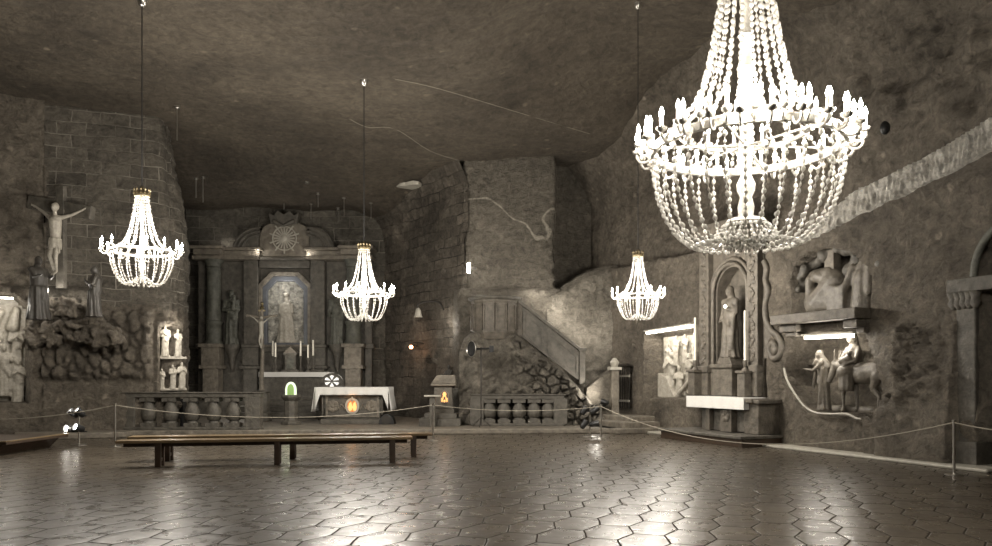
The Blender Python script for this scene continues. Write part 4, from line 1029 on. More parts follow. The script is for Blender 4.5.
cx_ = lx(444.5)
for s in (-1, 1): m.box(cx_ + s * .05, -.02, cz_ - .04, .035, .03, .24, m=Matrix.Rotation(s * -.25, 3, 'Y')); m.box(cx_ + s * .085, -.02, cz_ - .09, .03, .03, .12)
m.ball((cx_, -.02, cz_ + .09), .06, (1, .4, 1.3)); m.ball((cx_, -.02, cz_ - .13), .035, (1, .4, 1.2)); m.build('glowing_emblem', 'orange', l0, label='orange glowing arched emblem')
light('POINT', (X_at(444.5, LY), LY - .3, 1.1), .7, (1, .5, .2), .05, name='orange_light')
cp = thing('credence_stand', 'slim pale stone stand with a flat top just beside the lectern', 'stand', (X_at(432.5, 24.0), 24.0, .16))
m = MB(); m.bx(-.09, .09, -.08, .08, 0, .95); m.build('post', 'stone_dark', cp, bevel=.01); m = MB(); m.bx(-.26, .26, -.16, .16, .95, 1.0); m.build('top', 'stone_light', cp, bevel=.01)
o = robed(MB(), 1.05, 'reach', seed=3, kneel=True).sculpt('seated_statue', 'statue_dark', vox=.03, loc=P(449, 388, 26.7), rz=-.6); tag(o, 'dark curled statue bending in the small niche behind the lectern', 'statue')
m = MB(); b0 = P(449, 388, 26.7); m.bx(-.4, .4, -.3, .35, 0, b0.z - .16); tag(m.build('statue_plinth', 'stone_dark', bevel=.02, loc=(b0.x, b0.y, .16)), 'dark stone block under the bent statue behind the lectern', 'plinth')
# bell on bracket
def brick_at(px, out=.15):       # point on the receding brick wall
    a = Vector((-4.6, 31.6, 0)); b = Vector((-1.08, 26.5, 0)); k = (px - CX) / F
    t = (k * a.y - a.x) / ((b.x - a.x) - k * (b.y - a.y)); p = a.lerp(b, t); nn = Vector((-(b - a).y, (b - a).x, 0)).normalized()
    if nn.y > 0: nn = -nn
    return p + nn * out
p = brick_at(436, .75); bz = Z_at(313, p.y)
bl = thing('wall_bell', 'small pale bell hanging from a curved wall bracket above the lectern', 'bell', (p.x, p.y, bz)); 
m = MB(); m.lathe([(.17, -.16), (.13, -.08), (.10, .1), (.05, .17), (.02, .2)], n=14); m.build('bell_body', 'stone_light', bl, smooth=True)
w_ = brick_at(444, .0); m = MB(); v = Vector((w_.x - p.x, w_.y - p.y, .0)); m.tube(catmull([(0, 0, .18), (0, 0, .32), v * .4 + Vector((0, 0, .42)), v * .8 + Vector((0, 0, .38)), v + Vector((0, 0, .1))], 5), .035, 6); m.build('bracket', 'iron', bl, smooth=True)
# orange lamp
p = brick_at(418, .3); lz_ = Z_at(347, p.y)
ol = thing('wall_lamp', 'orange glowing globe lamp on a thin wall bracket by the dark doorway', 'lamp', (p.x, p.y, lz_))
m = MB(); m.ball((0, 0, 0), .075); m.build('globe', 'amber', ol, smooth=True)
m = MB(); v = brick_at(418, 0) - p; v.z = 0; m.tube(catmull([(0, 0, .06), (0.1, 0, .16), (.5, .1, .12), (.8, -.1, -.2)]), .02, 6); m.tube([(0, 0, .06), v + Vector((0, 0, .05))], .02, 6); m.build('bracket', 'iron', ol)
light('POINT', (p.x - .05, p.y - .2, lz_), 6, (1, .5, .25), .06, name='orange_light')
light('POINT', brick_at(452, .4) + Vector((0, 0, Z_at(328, 27.4))), 26, size=.05, name='bell_light')
# spotlight on the brick corner
p = Vector((X_at(469, 26.3), 26.05, Z_at(269, 26.3)))
ws = thing('wall_spotlight', 'tall white spotlight glowing on the edge of the brick wall above the pulpit', 'lamp', p)
m = MB(); m.box(0, 0, 0, .10, .10, .34); m.build('lit_tube', 'lamp', ws); m = MB(); m.box(.16, .05, .0, .2, .08, .08); m.box(0, .12, 0, .06, .3, .06); m.build('mount', 'iron', ws)
light('POINT', p + Vector((-.05, -.25, 0)), 7, size=.08, name='spot_light')
# disc reflector lamp on stand
dl = thing('floor_spotlight', 'tall stand with a round black reflector lamp in front of the pulpit', 'lamp', (X_at(481, 24.05), 24.05, .16))
hs_ = Z_at(349, 24.05) - .16
m = MB(); m.tube([(0, 0, .05), (0, 0, hs_ + .05)], .022, 8); m.build('pole', 'iron', dl)
m = MB()
for a in range(3): q = 2 * PI * a / 3 + .4; m.tube([(0, 0, .3), (.32 * math.cos(q), .32 * math.sin(q), .01)], .015, 6)
m.build('tripod_foot', 'iron', dl)
R = Matrix.Rotation(math.radians(70), 3, 'Z') @ Matrix.Rotation(PI / 2, 3, 'X')
R = Matrix.Rotation(math.radians(-55), 3, 'Z') @ Matrix.Rotation(PI / 2, 3, 'X')
m = MB(); m.lathe([(.05, -.12), (.12, -.1), (.24, 0), (.25, .02), (.22, .02), (.1, -.04)], (-.28, -.08, hs_), 24, R); m.build('reflector', 'black', dl, smooth=True)
m = MB(); m.tube([Vector((-.28, -.08, hs_)) + R @ Vector((.25 * math.cos(2 * PI * i / 24), .25 * math.sin(2 * PI * i / 24), .03)) for i in range(24)], .014, 6, closed=True); m.build('rim', 'chrome', dl)
m = MB(); m.tube([(-.2, 0, hs_), (.3, 0, hs_ + .02)], .03, 8); m.box(.33, 0, hs_, .14, .12, .2); m.build('counterweight', 'black', dl)

# ------------------------------------------------------------------ benches and low stage
def bench(label, A, B):
    W = math.hypot(B[0] - A[0], B[1] - A[1]) / 2
    t = thing('wooden_bench', label, 'bench', ((A[0] + B[0]) / 2, (A[1] + B[1]) / 2, 0), math.atan2(B[1] - A[1], B[0] - A[0]), 'long wooden benches facing the altar')
    for y in (-.105, .105):
        m = MB(); m.bx(-W, W, y - .085, y + .085, .46, .515); m.build('seat_plank', 'wood', t, bevel=.01)
    m = MB(); m.bx(-W + .1, W - .1, -.025, .025, .38, .46); m.build('stringer', 'wood_dark', t)
    for x in (-W + .75, .15, W - .4):
        m = MB(); m.bx(-.035, .035, -.17, .17, .40, .46); m.bx(-.03, .03, -.15, .15, .1, .16); m.build('leg_brace', 'wood_dark', t, loc=(x, 0, 0))
        for y in (-.13, .13):
            m = MB(); m.bx(-.055, .055, y - .035, y + .035, 0, .46); m.build('leg', 'wood_dark', t, bevel=.008, loc=(x, 0, 0))
A = (X_at(118, 14.5), 14.5); B = (X_at(412, 15.5), 15.5)
bench('front one of two long parallel varnished benches, nearer the camera', A, B)
A = (X_at(130, 15.5), 15.5); B = (X_at(432, 16.5), 16.5)
bench('rear one of two long parallel varnished benches, nearer the altar table', A, B)
st = thing('low_stage', 'low wide dark wooden platform box on the floor in the left foreground corner', 'platform', (X_at(8, 17.8), 17.8, 0))
m = MB(); x0, x1 = X_at(-60, 17.8) - st.location.x, X_at(40, 17.8) - st.location.x
m.prism([(x0, 0), (x1 - .35, 0), (x1 - .1, .24), (x0, .24)], -1.2, 1.0); m.build('body', 'wood_dark', st, bevel=.01)
m = MB(); m.bx(x0, x1 + .05, -1.3, 1.1, .24, .30); m.build('top', 'wood_dark', st, bevel=.015)
m = MB(); m.bx(x0, x1 + .06, -1.32, -1.2, .3, .33); m.bx(x1 - .05, x1 + .06, -1.3, 1.1, .3, .33); m.build('raised_edge', 'wood', st, bevel=.01)

# ------------------------------------------------------------------ rope barrier
def post(label, px, py, h):
    Y = F * EYE / (py - HY); X = X_at(px, Y); t = thing('barrier_post', label, 'barrier post', (X, Y, 0), group='rope barrier posts')
    m = MB(); m.lathe([(.15, 0), (.15, .012), (.10, .03), (.03, .04)], n=20); m.build('base', 'chrome', t, smooth=True)
    m = MB(); m.lathe([(.024, .03), (.024, h - .03)], n=12); m.build('pole', 'chrome', t, smooth=True)
    m = MB(); m.lathe([(.024, h - .04), (.034, h - .03), (.034, h - .005), (.02, h)], n=12); m.build('cap', 'chrome', t, smooth=True)
    return Vector((X, Y, h - .05))
q0 = Vector((X_at(-70, 19), 19, .95))
post_l = Vector((X_at(-70, 19.0), 19.0, 1.0))
q1 = post('steel rope post in front of the left brick wall, beside the floor lamps', 115, 447, 1.08)
q2 = post('steel rope post in front of the lectern', 433, 441, 1.02)
q3 = post('steel rope post beside the lamp cluster at the pulpit stair foot', 601, 439, .96)
q4 = post('steel rope post nearest the camera, by the carved pilaster', 954, 475, .97)
q5 = Vector((9.3, 11.2, .92)); q0 = Vector((-15.0, 18.3, .95))
def rope(label, a, b, sag):
    pts = [a.lerp(b, i / 30) - Vector((0, 0, sag * 4 * (i / 30) * (1 - i / 30))) for i in range(31)]
    m = MB(); m.tube([p - a for p in pts], .010, 6); tag(m.build('barrier_rope', 'rope', smooth=True, loc=a), label, 'rope', 'ropes of the barrier')
rope('pale rope running from the corner by the lit niche to the first post', q0, q1, .3)
rope('long pale sagging rope in front of the altar table', q1, q2, .32)
rope('pale nearly level rope in front of the pulpit balustrade', q2, q3, .14)
rope('longest deep sagging pale rope along the carved right wall', q3, q4, .68)
rope('short piece of pale rope leaving the nearest post past the pilaster', q4, q5, .12)

# floor lamps
def lamp_head(par, loc, dirv, lit, nm='lamp_head'):
    R = Vector(dirv).to_track_quat('Z', 'Y').to_matrix()
    m = MB(); m.lathe([(.04, -.16), (.075, -.13), (.085, 0), (.10, .1), (.09, .1), (.08, .03)], loc, 14, R); h = m.build(nm, 'black', par, smooth=True)
    m = MB(); m.lathe([(.075, .04), (.07, .07), (.02, .085)], loc, 12, R); m.build('lens', 'lamp' if lit else 'iron', h)
def lamp_cluster(label, px, py, heads, h):
    Y = F * EYE / (py - HY); t = thing('lamp_cluster', label, 'stage lights', (X_at(px, Y), Y, 0))
    m = MB(); m.tube([(0, 0, .02), (0, 0, h)], .022, 8); m.build('pole', 'chrome', t)
    m = MB(); m.lathe([(.2, 0), (.2, .015), (.04, .03)], n=16); m.build('base', 'chrome', t)
    for z in sorted(set(round(q[0][2], 1) for q in heads)): m = MB(); m.box(0, 0, z - .06, .4, .03, .03); m.build('cross_bar', 'black', t)
    for (l, d, lit) in heads: lamp_head(t, l, d, lit)
    return t
lamp_cluster('lit cluster of four black floor lamps beside the left rope post', 79, 445, [((-.16, 0, .82), (-.6, -.5, .6), 1), ((.04, -.05, .84), (-.5, -.5, .7), 1), ((-.22, -.05, .42), (-.5, -1, .15), 1), ((.0, -.03, .44), (-.4, -.7, .3), 1)], .8)
lamp_cluster('dark cluster of four black floor lamps at the foot of the pulpit stair', 590, 437, [((-.16, 0, .78), (.5, .2, .8), 0), ((.14, 0, .78), (.6, .3, .5), 0), ((-.16, 0, .38), (.5, .2, .7), 0), ((.14, 0, .38), (.9, .2, .1), 0)], .95)
light('SPOT', P(74, 405, 18.6), 25, size=.08, aim=P(10, 330, 21.9), spot=50, name='floor_lamp_light')
sp_ = P(604, 402, 24.8)
tp = thing('upward_spotlight', 'single black spotlight shining on the stair foot of the pulpit', 'lamp', sp_)
lamp_head(tp, (0, 0, 0), (-.9, .25, .25), 1); m = MB(); m.tube([(0, .0, -.06), (.0, .35, -.1)], .02, 6); m.bx(-.1, .1, .2, .45, -.14, -.08); m.build('bracket', 'black', tp)
light('SPOT', sp_ + Vector((-.15, -.25, .05)), 120, size=.05, aim=P(582, 385, 25.2), spot=100, blend=1, name='floor_lamp_light')
light('POINT', P(596, 398, 24.75), 10, size=.05, name='floor_lamp_light')

# ------------------------------------------------------------------ side altar on the right wall
# local x runs along the wall towards the camera, local -y into the room
def wl(px, px0): return (RW(px) - RW(px0)).dot(RU)
S0 = 732; so = RW(S0, 0, -.02); SY = so.y
sa = thing('side_altar_retable', 'carved brown stone side altar with an arched niche on the right wall', 'altar', so, RZ)
hw = 1.22
sz = lambda py, px=S0: RWz(px, py)
ztop = 4.95
m = MB(); m.bx(-hw, hw, .05, .5, 0, 5.85); 
m = MB(); na = 14
zs_ = sz(292); rn = .62; zb_ = sz(368)
inner = [(-rn, zb_)] + [(-rn * math.cos(PI * i / na), zs_ + rn * 1.1 * math.sin(PI * i / na)) for i in range(na + 1)] + [(rn, zb_)]
outer = [(-hw, zb_)] + [( -hw if i < na * .3 else (hw if i > na * .7 else lerp(-hw, hw, (i / na - .3) / .4)), (5.95 if na * .3 <= i <= na * .7 else lerp(zs_, 5.95, min(i, na - i) / (na * .3)))) for i in range(na + 1)] + [(hw, zb_)]
m.frame(outer, inner, -.02, .45); m.bx(-hw, hw, .38, .5, zb_, 5.85); m.bx(-hw, hw, -.02, .45, 0, zb_); m.build('back_panel', 'stone_brown', sa, bevel=.01)
for s in (-1, 1):
    m = MB(); xc = s * .98; m.bx(xc - .2, xc + .2, -.2, 0, zb_, 5.5); m.bx(xc - .25, xc + .25, -.27, 0, zb_ - .12, zb_ + .06); m.bx(xc - .25, xc + .25, -.27, 0, 5.5, 5.65); m.bx(xc - .22, xc + .22, -.24, 0, zb_ - .75, zb_ - .12)
    m.build('pilaster', 'stone_brown', sa, bevel=.015)
    m = MB()
    for k in range(16):
        z = zb_ + .22 + k * .2; m.ball((xc + .04 * math.sin(k * 2), -.2, z), .085, (1, .4, .9), 8)
        m.tube([(xc - .1 * (-1) ** k, -.21, z - .1), (xc + .02, -.22, z), (xc + .1 * (-1) ** k, -.21, z + .1)], .02, 5)
    m.build('pilaster_carving', 'stone_brown', sa, smooth=True)
    m = MB(); m.bx(s * .72 - .07, s * .72 + .07, -.12, 0, zb_ - .75, zb_ + .0); m.build('niche_jamb', 'stone_brown', sa, bevel=.01)
for dr, y in ((.08, -.1), (.2, -.06)):
    m = MB(); m.tube([(-(rn + dr), y, zb_)] + [(-(rn + dr) * math.cos(PI * i / 16), y, zs_ + (rn + dr) * 1.1 * math.sin(PI * i / 16)) for i in range(17)] + [((rn + dr), y, zb_)], .055, 8); m.build('arch_moulding', 'stone_brown', sa, smooth=True)
m = MB(); m.prism([(-1.35, 5.65), (1.35, 5.65), (1.2, 5.9), (.9, 5.95), (-.9, 5.95), (-1.2, 5.9)], -.4, .1); m.build('cornice', 'stone_brown', sa, bevel=.02)
# scrolled bracket at the camera side
def scroll(sg, x0, y=-.05):
    m = MB(); pts = []
    for (x, z) in ((.05, 4.7), (.14, 4.5), (.1, 4.2), (.2, 3.9), (.1, 3.6), (.12, 3.2), (.3, 2.9), (.52, 2.75), (.66, 2.5), (.58, 2.25), (.36, 2.2), (.24, 2.4), (.34, 2.58), (.46, 2.48)): pts.append((x0 + sg * x, y, z))
    m.tube(catmull(pts, 5), .085, 8); m.ball((x0 + sg * .42, y, 2.42), .15, (1, .6, 1)); m.prism([(x0, 2.2), (x0 + sg * .5, 2.3), (x0 + sg * .3, 2.9), (x0 + sg * .12, 3.4), (x0 + sg * .12, 4.7), (x0, 4.7)] if sg > 0 else [(x0, 2.2), (x0, 4.7), (x0 - .12, 4.7), (x0 - .12, 3.4), (x0 - .3, 2.9), (x0 - .5, 2.3)], -.03, .2); m.build('scroll_bracket', 'stone_brown', sa, smooth=True)
scroll(1, hw)
m = MB(); m.bx(-.38, .38, -.35, .3, zb_ - .75, zb_ + .02); m.bx(-.45, .45, -.42, .3, zb_ + .0, zb_ + .1); m.prism([(-.3, zb_ + .1), (.3, zb_ + .1), (.22, zb_ + .28), (-.22, zb_ + .28)], -.3, .2); m.build('statue_pedestal', 'stone_brown', sa, bevel=.02)
o = robed(MB(), 1.95, 'down', seed=5, wide=1.1).sculpt('niche_statue', 'stone_brown', vox=.03, loc=so + Vector((0, 0, zb_ + .27)) + RN * .08, rz=RZ + .1); tag(o, 'brown robed statue standing on a pedestal in the arched side altar niche', 'statue')
m = MB(); m.ball((0, 0, 0), .035); o = m.build('heart_lamp', 'lamp', loc=o.location + RN * .30 + Vector((0, 0, 1.38)) + RU * .16); tag(o, 'tiny bright heart lamp on the chest of the side altar statue', 'lamp')
# mensa
ms = thing('side_altar_table', 'brown stone table of the side altar with carved centre support', 'altar', RW(741, 0, 0), RZ)
m = MB(); TW = 1.25; m.bx(-TW, TW, -.75, .1, 1.08, 1.18); m.build('table_top', 'stone_brown', ms, bevel=.015)
m = MB(); m.bx(-TW + .25, TW - .1, -.5, .1, .3, 1.08); m.build('body', 'stone_dark', ms, bevel=.02)
m = MB(); m.bx(-.65, -.5, -.65, -.5, .3, 1.08); m.build('side_support', 'stone_brown', ms, bevel=.01)
m = MB(); m.bx(.0, .42, -.68, -.5, .3, 1.08)
for i in range(6): a = PI / 3 * i; m.ball((.21 + .1 * math.cos(a), -.69, .72 + .1 * math.sin(a)), .07, (1, .4, 1), 8)
m.build('support', 'stone_brown', ms, bevel=.01)
m = MB(); m.bx(TW - .42, TW + .1, -.62, .1, .28, 1.1); m.bx(TW - .5, TW + .2, -.7, .1, 1.06, 1.16); m.build('end_block', 'stone_brown', ms, bevel=.02)
m = MB(); x0, x1 = -TW - .05, TW - .25; 
m.bx(x0, x1, -.78, .0, 1.185, 1.2)
vs = []; fs = []
n = 40
for i in range(n + 1):
    x = lerp(x0, x1, i / n)
    for j in range(4): vs.append((x, -.79 - .012 * math.sin(i * .9) * j / 3, 1.2 - .30 * j / 3))
for i in range(n):
    for j in range(3): a = i * 4 + j; fs.append((a, a + 1, a + 5, a + 4))
m.add(vs, fs); m.bx(x0 - .01, x0, -.79, 0, .9, 1.2); m.bx(x1, x1 + .01, -.79, 0, .9, 1.2)
o = m.build('altar_cloth', 'cloth', loc=RW(741, 0, 0), rz=RZ); sd = o.modifiers.new('s', 'SOLIDIFY'); sd.thickness = .006; tag(o, 'white cloth with short front fall on the side altar table', 'altar cloth')
sl = thing('altar_step', 'low wooden step platform in front of the side altar', 'step', RW(738, 0, 0), RZ)
m = MB(); m.bx(-1.75, 1.6, -1.25, .2, 0, .2); m.build('base', 'wood_dark', sl, bevel=.01); m = MB(); m.bx(-1.8, 1.65, -1.32, .2, .2, .28); m.build('tread', 'stone_dark', sl, bevel=.02)
for px, py0, py1, out, lb in ((695, 361, 318, .6, 'tall white candle at the far end of the side altar beside the lit niche'), (745, 361, 311, .6, 'tall white candle in front of the side altar niche statue')):
    Yc_ = Yw(px + 13) + .0; q = P(px, py0, Yc_); z0 = q.z; z1 = Z_at(py1, Yc_)
    c = thing('tall_candle', lb, 'candle', (q.x, q.y, z0 - .25), RZ, group='tall candles of the side altar')
    m = MB(); m.lathe([(.09, 0), (.09, .03), (.03, .08), (.05, .15), (.06, .24), (.06, .27)], n=12); m.build('holder', 'stone_brown', c, smooth=True)
    m = MB(); m.lathe([(.032, .27), (.030, z1 - z0 + .25), (.01, z1 - z0 + .27)], n=10); m.build('candle', 'wax', c, smooth=True)
    m = MB(); m.bx(-.14, .14, -.14, .3, 1.2 - (z0 - .25), -.02); m.bx(-.18, .18, -.18, .3, -.07, .0); m.build('pedestal', 'stone_brown', c, bevel=.015)
    # ledge under it
    pass
for s in (-1, 1):
    pass
m = MB(); m.bx(-1.25, 1.25, -.3, 0, sz(368) - .8, sz(368) - .72)

# ------------------------------------------------------------------ right wall niches
# adoration niche: px 646..694
q = RW(670, RWz(670, 397), -.45)
def adoration(m):
    for (x, z, s, a, kn, rz) in ((-.6, .0, .95, 'pray', 0, .6), (-.15, -.0, .8, 'reach', 1, .5), (.35, .1, .8, 'child', 0, -.3), (.75, .15, .85, 'pray', 0, -.5), (-.3, .95, .62, 'down', 0, .2), (.15, 1.0, .6, 'pray', 0, 0), (.6, 1.05, .58, 'down', 0, -.3), (-.75, .9, .5, 'pray', 0, 0)):
        r = robed(MB(), 1.55, a, seed=x * 9, kneel=bool(kn)); xf(r, (x, 0, z), rz, s, .8); m.add(r.v, r.f)
    m.bx(-1.15, 1.15, .12, .3, -.05, 1.9)
    m.prism([(-1.1, -.05), (-.2, -.05), (-.6, .6), (-1.1, .75)], -.15, .2)
    m.cap((.1, -.2, .1), (1.0, -.25, .75), .07, .06); m.cap((-.75, .1, 1.3), (-.42, .0, 1.3), .1, .1)
relief_panel('carved_relief', 'pale relief of many crowded figures under the lit strip beside the side altar', 'relief', q, RZ, adoration, 'statue_pale', .03)
def strip_between(pa, pya, pb, pyb, out, name, label, power, thick=.07):
    a = RW(pa, RWz(pa, pya), out); b = RW(pb, RWz(pb, pyb), out); c = (a + b) / 2; v = b - a; t = thing(name, label, 'strip light', c, RZ)
    L_ = Vector((v.x, v.y, 0)).length; ang = math.atan2(v.z, L_)
    m = MB(); m.box(0, 0, 0, v.length, thick, thick, m=Matrix.Rotation(-ang, 3, 'Y')); m.build('glowing_tube', 'strip', t)
    m = MB(); m.box(0, -.02, thick * .9, v.length + .1, thick * 2.2, thick * .6, m=Matrix.Rotation(-ang, 3, 'Y')); m.build('housing', 'stone_light', t)
    for k in (.2, .5, .8):
        light('POINT', a.lerp(b, k) + RN * .05 + Vector((0, 0, -.12)), power / 3, size=.06, name='strip_glow')
strip_between(647, 333, 693, 326, .0, 'strip_light', 'bright strip lamp over the relief niche beside the side altar', 50)
strip_between(806, 338, 854, 335.5, .02, 'strip_light', 'bright strip lamp over the donkey sculpture niche', 50)
# shelf of stone beams between the two niches
sh = thing('stone_lintel', 'stepped stone beams between the arched niche and the donkey niche', 'stone lintel', RW(828, 0, 0), RZ)
def shb(name, p0, p1, y0, y1, out):
    a, b = wl(p0, 828), wl(p1, 828); zt = RWz(828, y0); zb = RWz(828, y1); m = MB(); m.bx(a, b, -out, .2, zb, zt); m.build(name, 'stone_brown', sh, bevel=.02)
shb('upper_beam', 784, 870, 312, 322, .45)
shb('support_block', 788, 805, 322, 330, .28); shb('support_block', 852, 866, 322, 330, .28)
shb('lower_block', 791, 802, 330, 335, .2); shb('lower_block', 860, 868, 330, 335, .12)
# upper niche: massive kneeling figures by a pillar
zb2 = RWz(828, 313)
def upper(m):
    # broad bent back figure
    m.cap((-.55, 0, .25), (-.05, .0, .75), .34, .3); m.cap((-.62, 0, .3), (.1, 0, .3), .33, .3); m.cap((-.75, -.12, .85), (-.72, -.15, .15), .12, .11); m.cap((-.05, 0, .78), (-.5, -.1, .92), .22, .16)
    m.cap((-.72, 0, .95), (-.2, -.05, .95), .16, .18); m.box(.15, -.05, .32, .5, .5, .6)
    m.cap((.72, 0, .1), (.72, 0, .75), .3, .24); m.cap((.72, 0, .75), (.74, 0, 1.15), .22, .12); m.ball((.78, -.02, 1.35), .14); m.cap((.95, -.1, 1.0), (1.02, -.2, .4), .1, .09); m.cap((.5, -.1, 1.0), (.35, -.2, .5), .1, .09)
    m.bx(-1.1, 1.2, .3, .42, 0, .2)
relief_panel('kneeling_sculpture', 'headless-looking bent and kneeling stone figures in the arched wall niche', 'sculpture', RW(829, zb2, -.3), RZ, upper, 'statue', .035)
m = MB(); m.bx(-.14, .14, -.12, .12, 0, 1.5); tag(m.build('stone_pillar', 'stone', bevel=.02, loc=RW(823, zb2 + .0, -.3), rz=RZ), 'square stone pillar rising behind the bent figure in the arched niche', 'pillar')
def arch_rocks(m):
    for i in range(26):
        a = PI * (.02 + .96 * i / 25); c = ( -1.28 * math.cos(a) * 1.0, .0, .62 + .85 * math.sin(a)); m.ball((c[0], random.uniform(.05, .3), c[2]), random.uniform(.12, .22), (1, .8, .8), 8, Matrix.Rotation(random.random() * 3, 3, 'Y'))
    for i in range(14): m.ball((random.uniform(0, 1.1), .3, random.uniform(.7, 1.35)), random.uniform(.1, .2), n=8)
relief_panel('rock_garland', 'knobbly carved rock rim inside the arch of the upper niche', 'carving', RW(834, zb2, -.08), RZ, arch_rocks, 'stone_dark', .04)
# donkey niche
zd = RWz(832, 411)
def man(m):
    r = robed(MB(), 1.42, 'reach', seed=1, wide=1.0, bend=.2); xf(r, (0, 0, 0), -.9); m.add(r.v, r.f)
    m.cap((-.14, -.12, 1.18), (-.19, -.15, 1.07), .05, .03)
o = MB(); man(o); o = o.sculpt('walking_man_sculpture', 'statue', vox=.024, loc=RW(818, zd, -.2), rz=RZ); tag(o, 'pale bearded robed man walking ahead of the donkey in the lit niche', 'sculpture')
m = MB()
# donkey: faces away from the camera side (towards -x), head lowered
m.cap((-.38, 0, .88), (.42, 0, .9), .21, .22); m.ball((0, 0, .83), .24, (1.5, .95, .9), 14); m.ball((.46, 0, .86), .22, (1, .95, 1), 12)
m.cap((-.42, 0, .98), (-.72, -.05, 1.08), .15, .11); m.cap((-.72, -.05, 1.1), (-.84, -.1, .72), .10, .065); m.ball((-.85, -.1, .70), .07)
for s in (-1, 1): m.cap((-.69, -.05 + .06 * s, 1.16), (-.66, -.05 + .11 * s, 1.42), .035, .014)
for (x, s, hind) in ((-.38, -1, 0), (-.34, 1, 0), (.48, -1, 1), (.52, 1, 1)):
    y = s * .12; dx = .06 * s
    if hind: m.cap((x, y, .8), (x - .06 + dx, y, .55), .14, .075); m.cap((x - .06 + dx, y, .55), (x + .10 + dx, y, .34), .065, .042); m.cap((x + .10 + dx, y, .34), (x + .07 + dx, y, .06), .04, .034); m.cap((x + .07 + dx, y, .05), (x + .04 + dx, y, .02), .045, .05)
    else: m.cap((x, y, .75), (x + dx, y, .38), .085, .048); m.cap((x + dx, y, .38), (x + dx + .01, y, .06), .044, .034); m.cap((x + dx, y, .05), (x - .03 + dx, y, .02), .045, .05)
m.tube([(.66, 0, .95), (.74, 0, .8), (.73, 0, .45)], .03, 6)
dk = RW(855, zd, -.25)
o = m.sculpt('donkey_sculpture', 'statue', vox=.022, loc=dk, rz=RZ); tag(o, 'carved donkey with lowered head carrying a seated woman in the lit niche', 'sculpture')
m = MB()
m.cap((-.05, -.05, 1.1), (-.02, -.05, 1.5), .17, .13); m.cap((-.14, -.08, 1.52), (.12, -.04, 1.52), .06); m.ball((-.03, -.1, 1.75), .1, (.85, .95, 1.15), 12); m.ball((-.02, -.06, 1.76), .12, (.95, 1, 1.1), 12); m.cap((-.02, -.02, 1.72), (0, .03, 1.35), .1, .14)
m.lathe([(.12, 1.1), (.15, .9), (.17, .65), (.15, .56)], (-.05, -.22, 0), 28, fold=.08, nf=9); m.cap((-.05, -.05, 1.05), (-.08, -.25, 1.0), .18, .17)
m.cap((-.16, -.08, 1.48), (-.24, -.2, 1.25), .055, .045); m.cap((-.24, -.2, 1.25), (-.06, -.3, 1.22), .045, .03); m.cap((.14, -.06, 1.48), (.18, -.2, 1.25), .055, .045); m.cap((.18, -.2, 1.25), (-.02, -.3, 1.18), .045, .03)
m.cap((-.14, -.26, 1.24), (.06, -.27, 1.32), .08, .07); m.ball((.10, -.28, 1.42), .065)
o = m.sculpt('riding_woman_sculpture', 'statue', vox=.022, loc=dk + Vector((0, 0, -.10)) - RU * .22, rz=RZ); tag(o, 'veiled woman holding a child, seated on the carved donkey', 'sculpture')
def backdrop(m):
    for i in range(5):
        for j in range(4 - (i % 2)): m.box(-.25 + j * .16, .2, .95 + i * .11, .14, .12, .09)
    m.cap((-1.2, .2, .0), (-1.0, .15, 1.1), .05, .04)
    for k in range(8): a = PI * k / 7; m.cap((-1.0, .15, 1.1), (-1.0 - .35 * math.cos(a), .1, 1.1 + .22 * math.sin(a)), .035, .015)
    m.cap((-1.25, .2, .02), (1.2, .2, .02), .1, .1)
relief_panel('landscape_relief', 'shallow carved house and tree backdrop behind the walking man', 'relief', RW(828, zd, -.50), RZ, backdrop, 'statue', .03)

m = MB(); m.tube(catmull([RW(a_, RWz(a_, b_), .03) for a_, b_ in ((785, 368), (788, 380), (796, 394), (806, 407), (818, 413), (832, 414), (848, 414), (860, 419), (872, 416), (886, 407), (898, 398), (912, 388))], 5), .03, 6)
struct(m.build('trim_10', 'stone_light', smooth=True))
# carved pilaster and doorway at the right edge
rp = thing('carved_pilaster', 'heavy carved pilaster with projecting capital at the wall end by the doorway', 'pilaster', RW(968, 0, .0), RZ)
a, b = wl(957, 968), wl(979, 968)
m = MB(); m.bx(a + .05, b, -.1, .3, 0, RWz(968, 300)); m.build('shaft', 'stone_dark', rp, bevel=.03)
m = MB(); m.bx(a, b + .06, -.16, .3, 0, .5); m.build('base', 'stone_dark', rp, bevel=.02)
m = MB(); z0, z1 = RWz(968, 300), RWz(968, 279); m.bx(wl(954, 968), wl(1010, 968), -.22, .3, lerp(z0, z1, .35), z1); m.build('capital_beam', 'stone_dark', rp, bevel=.02)
m = MB()
for i in range(5): m.lathe([(.03, -.2), (.1, -.1), (.07, 0), (.12, .12)], (lerp(a, b, i / 4), -.1, z0 + .02), 8)
m.build('capital_ornament', 'stone_dark', rp, smooth=True)
m = MB(); pts = [(wl(1016, 968) - .75 * math.cos(u) * 1.0, -.05, z1 + .02 + .95 * math.sin(u)) for u in [PI / 2 * i / 10 for i in range(11)]]; m.tube(pts, .07, 8); m.build('arch_moulding', 'stone_green', rp, smooth=True, label='greenish curved arch moulding')

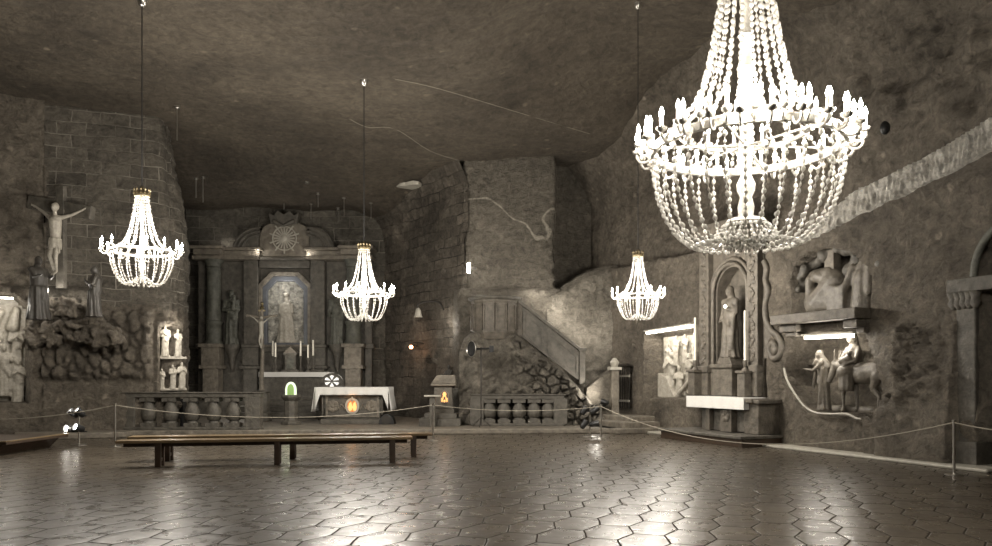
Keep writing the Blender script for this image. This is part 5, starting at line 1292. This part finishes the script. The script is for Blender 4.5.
# ------------------------------------------------------------------ small fittings
sp2 = RW(897, RWz(897, 130), .35); o = MB(); o.ball((0, 0, 0), .13, (.8, .6, 1.1), 14); tag(o.build('wall_speaker', 'black', smooth=True, loc=sp2), 'small dark oval speaker high on the rock wall above the salt ledge', 'speaker')
def anchor(px, py, Y, rod, label, r=.07, dark=True):
    x = X_at(px, Y); h = ceil_h(x, Y); t = thing('ceiling_anchor', label, 'ceiling anchor', (x, Y, h), group='anchor rods in the ceiling above the main altar')
    m = MB(); m.lathe([(r, -.02), (r * 1.2, .0), (r * 1.2, .12)], n=14); m.build('plate', 'chrome', t)
    if rod: m = MB(); m.tube([(0, 0, 0), (0, 0, -rod)], .014, 6); m.build('rod', 'chrome', t)
def Yc(px, py):                     # where that line of sight meets the ceiling
    Y = 20
    for _ in range(60): Y += .5 * ((ceil_h(X_at(px, Y), Y) - EYE) * F / (HY - py) - Y)
    return Y
for px, py, rod, lb in ((177, 108, .95, 'long ceiling rod with plate beside the top of the brick wall'), (196, 179, .7, 'ceiling anchor with thin rod above the brick corner'), (203, 178, .9, 'ceiling anchor rod just past the brick corner, beside another'), (311, 204, .6, 'ceiling anchor above the altar crest'), (318, 194, .5, 'thin ceiling rod above the right part of the crest'), (344, 198, .7, 'ceiling anchor with long rod near the chandelier cable'),
    (371, 203, .6, 'ceiling anchor rod just past the chandelier cable'), (284, 202, .3, 'short ceiling anchor above the crest centre'), (338, 210, .5, 'lowest small ceiling anchor near the chandelier cable'), (307, 183, 0, 'flat pale ceiling plate above the altar recess')):
    anchor(px, py, Yc(px, py), rod, lb, .12 if py < 182 and rod == 0 else .07)
def ceil_cable(label, pts):
    q = []
    for px, py in pts:
        Y = Yc(px, py); q.append(Vector((X_at(px, Y), Y, ceil_h(X_at(px, Y), Y) - .03)))
    c = q[0]; q = catmull(q, 5); m = MB(); m.tube([p - c for p in q], .006, 5); tag(m.build('ceiling_cable', 'rope', loc=c), label, 'cable', 'thin cables along the rock ceiling')
ceil_cable('thin pale cable along the ceiling from the middle hook toward the slab', [(340, 112), (366, 126), (395, 128), (430, 150), (460, 160)])
ceil_cable('long thin cable crossing the ceiling toward the hook of the far chandelier', [(395, 78), (440, 88), (520, 112), (590, 133)])
for k, (px, py) in enumerate(((412, 187),)):
    Y = Yc(px, py); m = MB(); n = 18
    m.lathe([(.55, -.02), (.6, .1)], (0, 0, 0), n, Matrix.Diagonal((.9, .9, 1)), fold=.2, nf=4); tag(m.build('salt_patch', 'stone_light', loc=(X_at(px, Y), Y, ceil_h(X_at(px, Y), Y) - .02)), 'pale patch of bare salt on the ceiling above the dark brick wall', 'patch')

# ------------------------------------------------------------------ world, camera, colour
wd = bpy.data.worlds.new('dark'); bpy.context.scene.world = wd; wd.use_nodes = True
wd.node_tree.nodes['Background'].inputs[0].default_value = (0, 0, 0, 1); wd.node_tree.nodes['Background'].inputs[1].default_value = 0
cam = bpy.data.cameras.new('camera'); co = bpy.data.objects.new('camera', cam); C.objects.link(co); bpy.context.scene.camera = co
co.location = (0, 0, EYE); co.rotation_euler = (PI / 2, 0, 0); cam.sensor_width = 36; cam.lens = 36 * F / 992; cam.shift_y = (HY - 273) / 992; cam.clip_end = 200
sc = bpy.context.scene
sc.view_settings.view_transform = 'Standard'; sc.view_settings.look = 'None'; sc.view_settings.gamma = 1; sc.view_settings.use_curve_mapping = False
sc.view_settings.exposure = 0.35
sc.cycles.use_denoising = True; sc.cycles.sample_clamp_indirect = 3.0; sc.cycles.max_bounces = 6
sc.cycles.use_light_tree = True
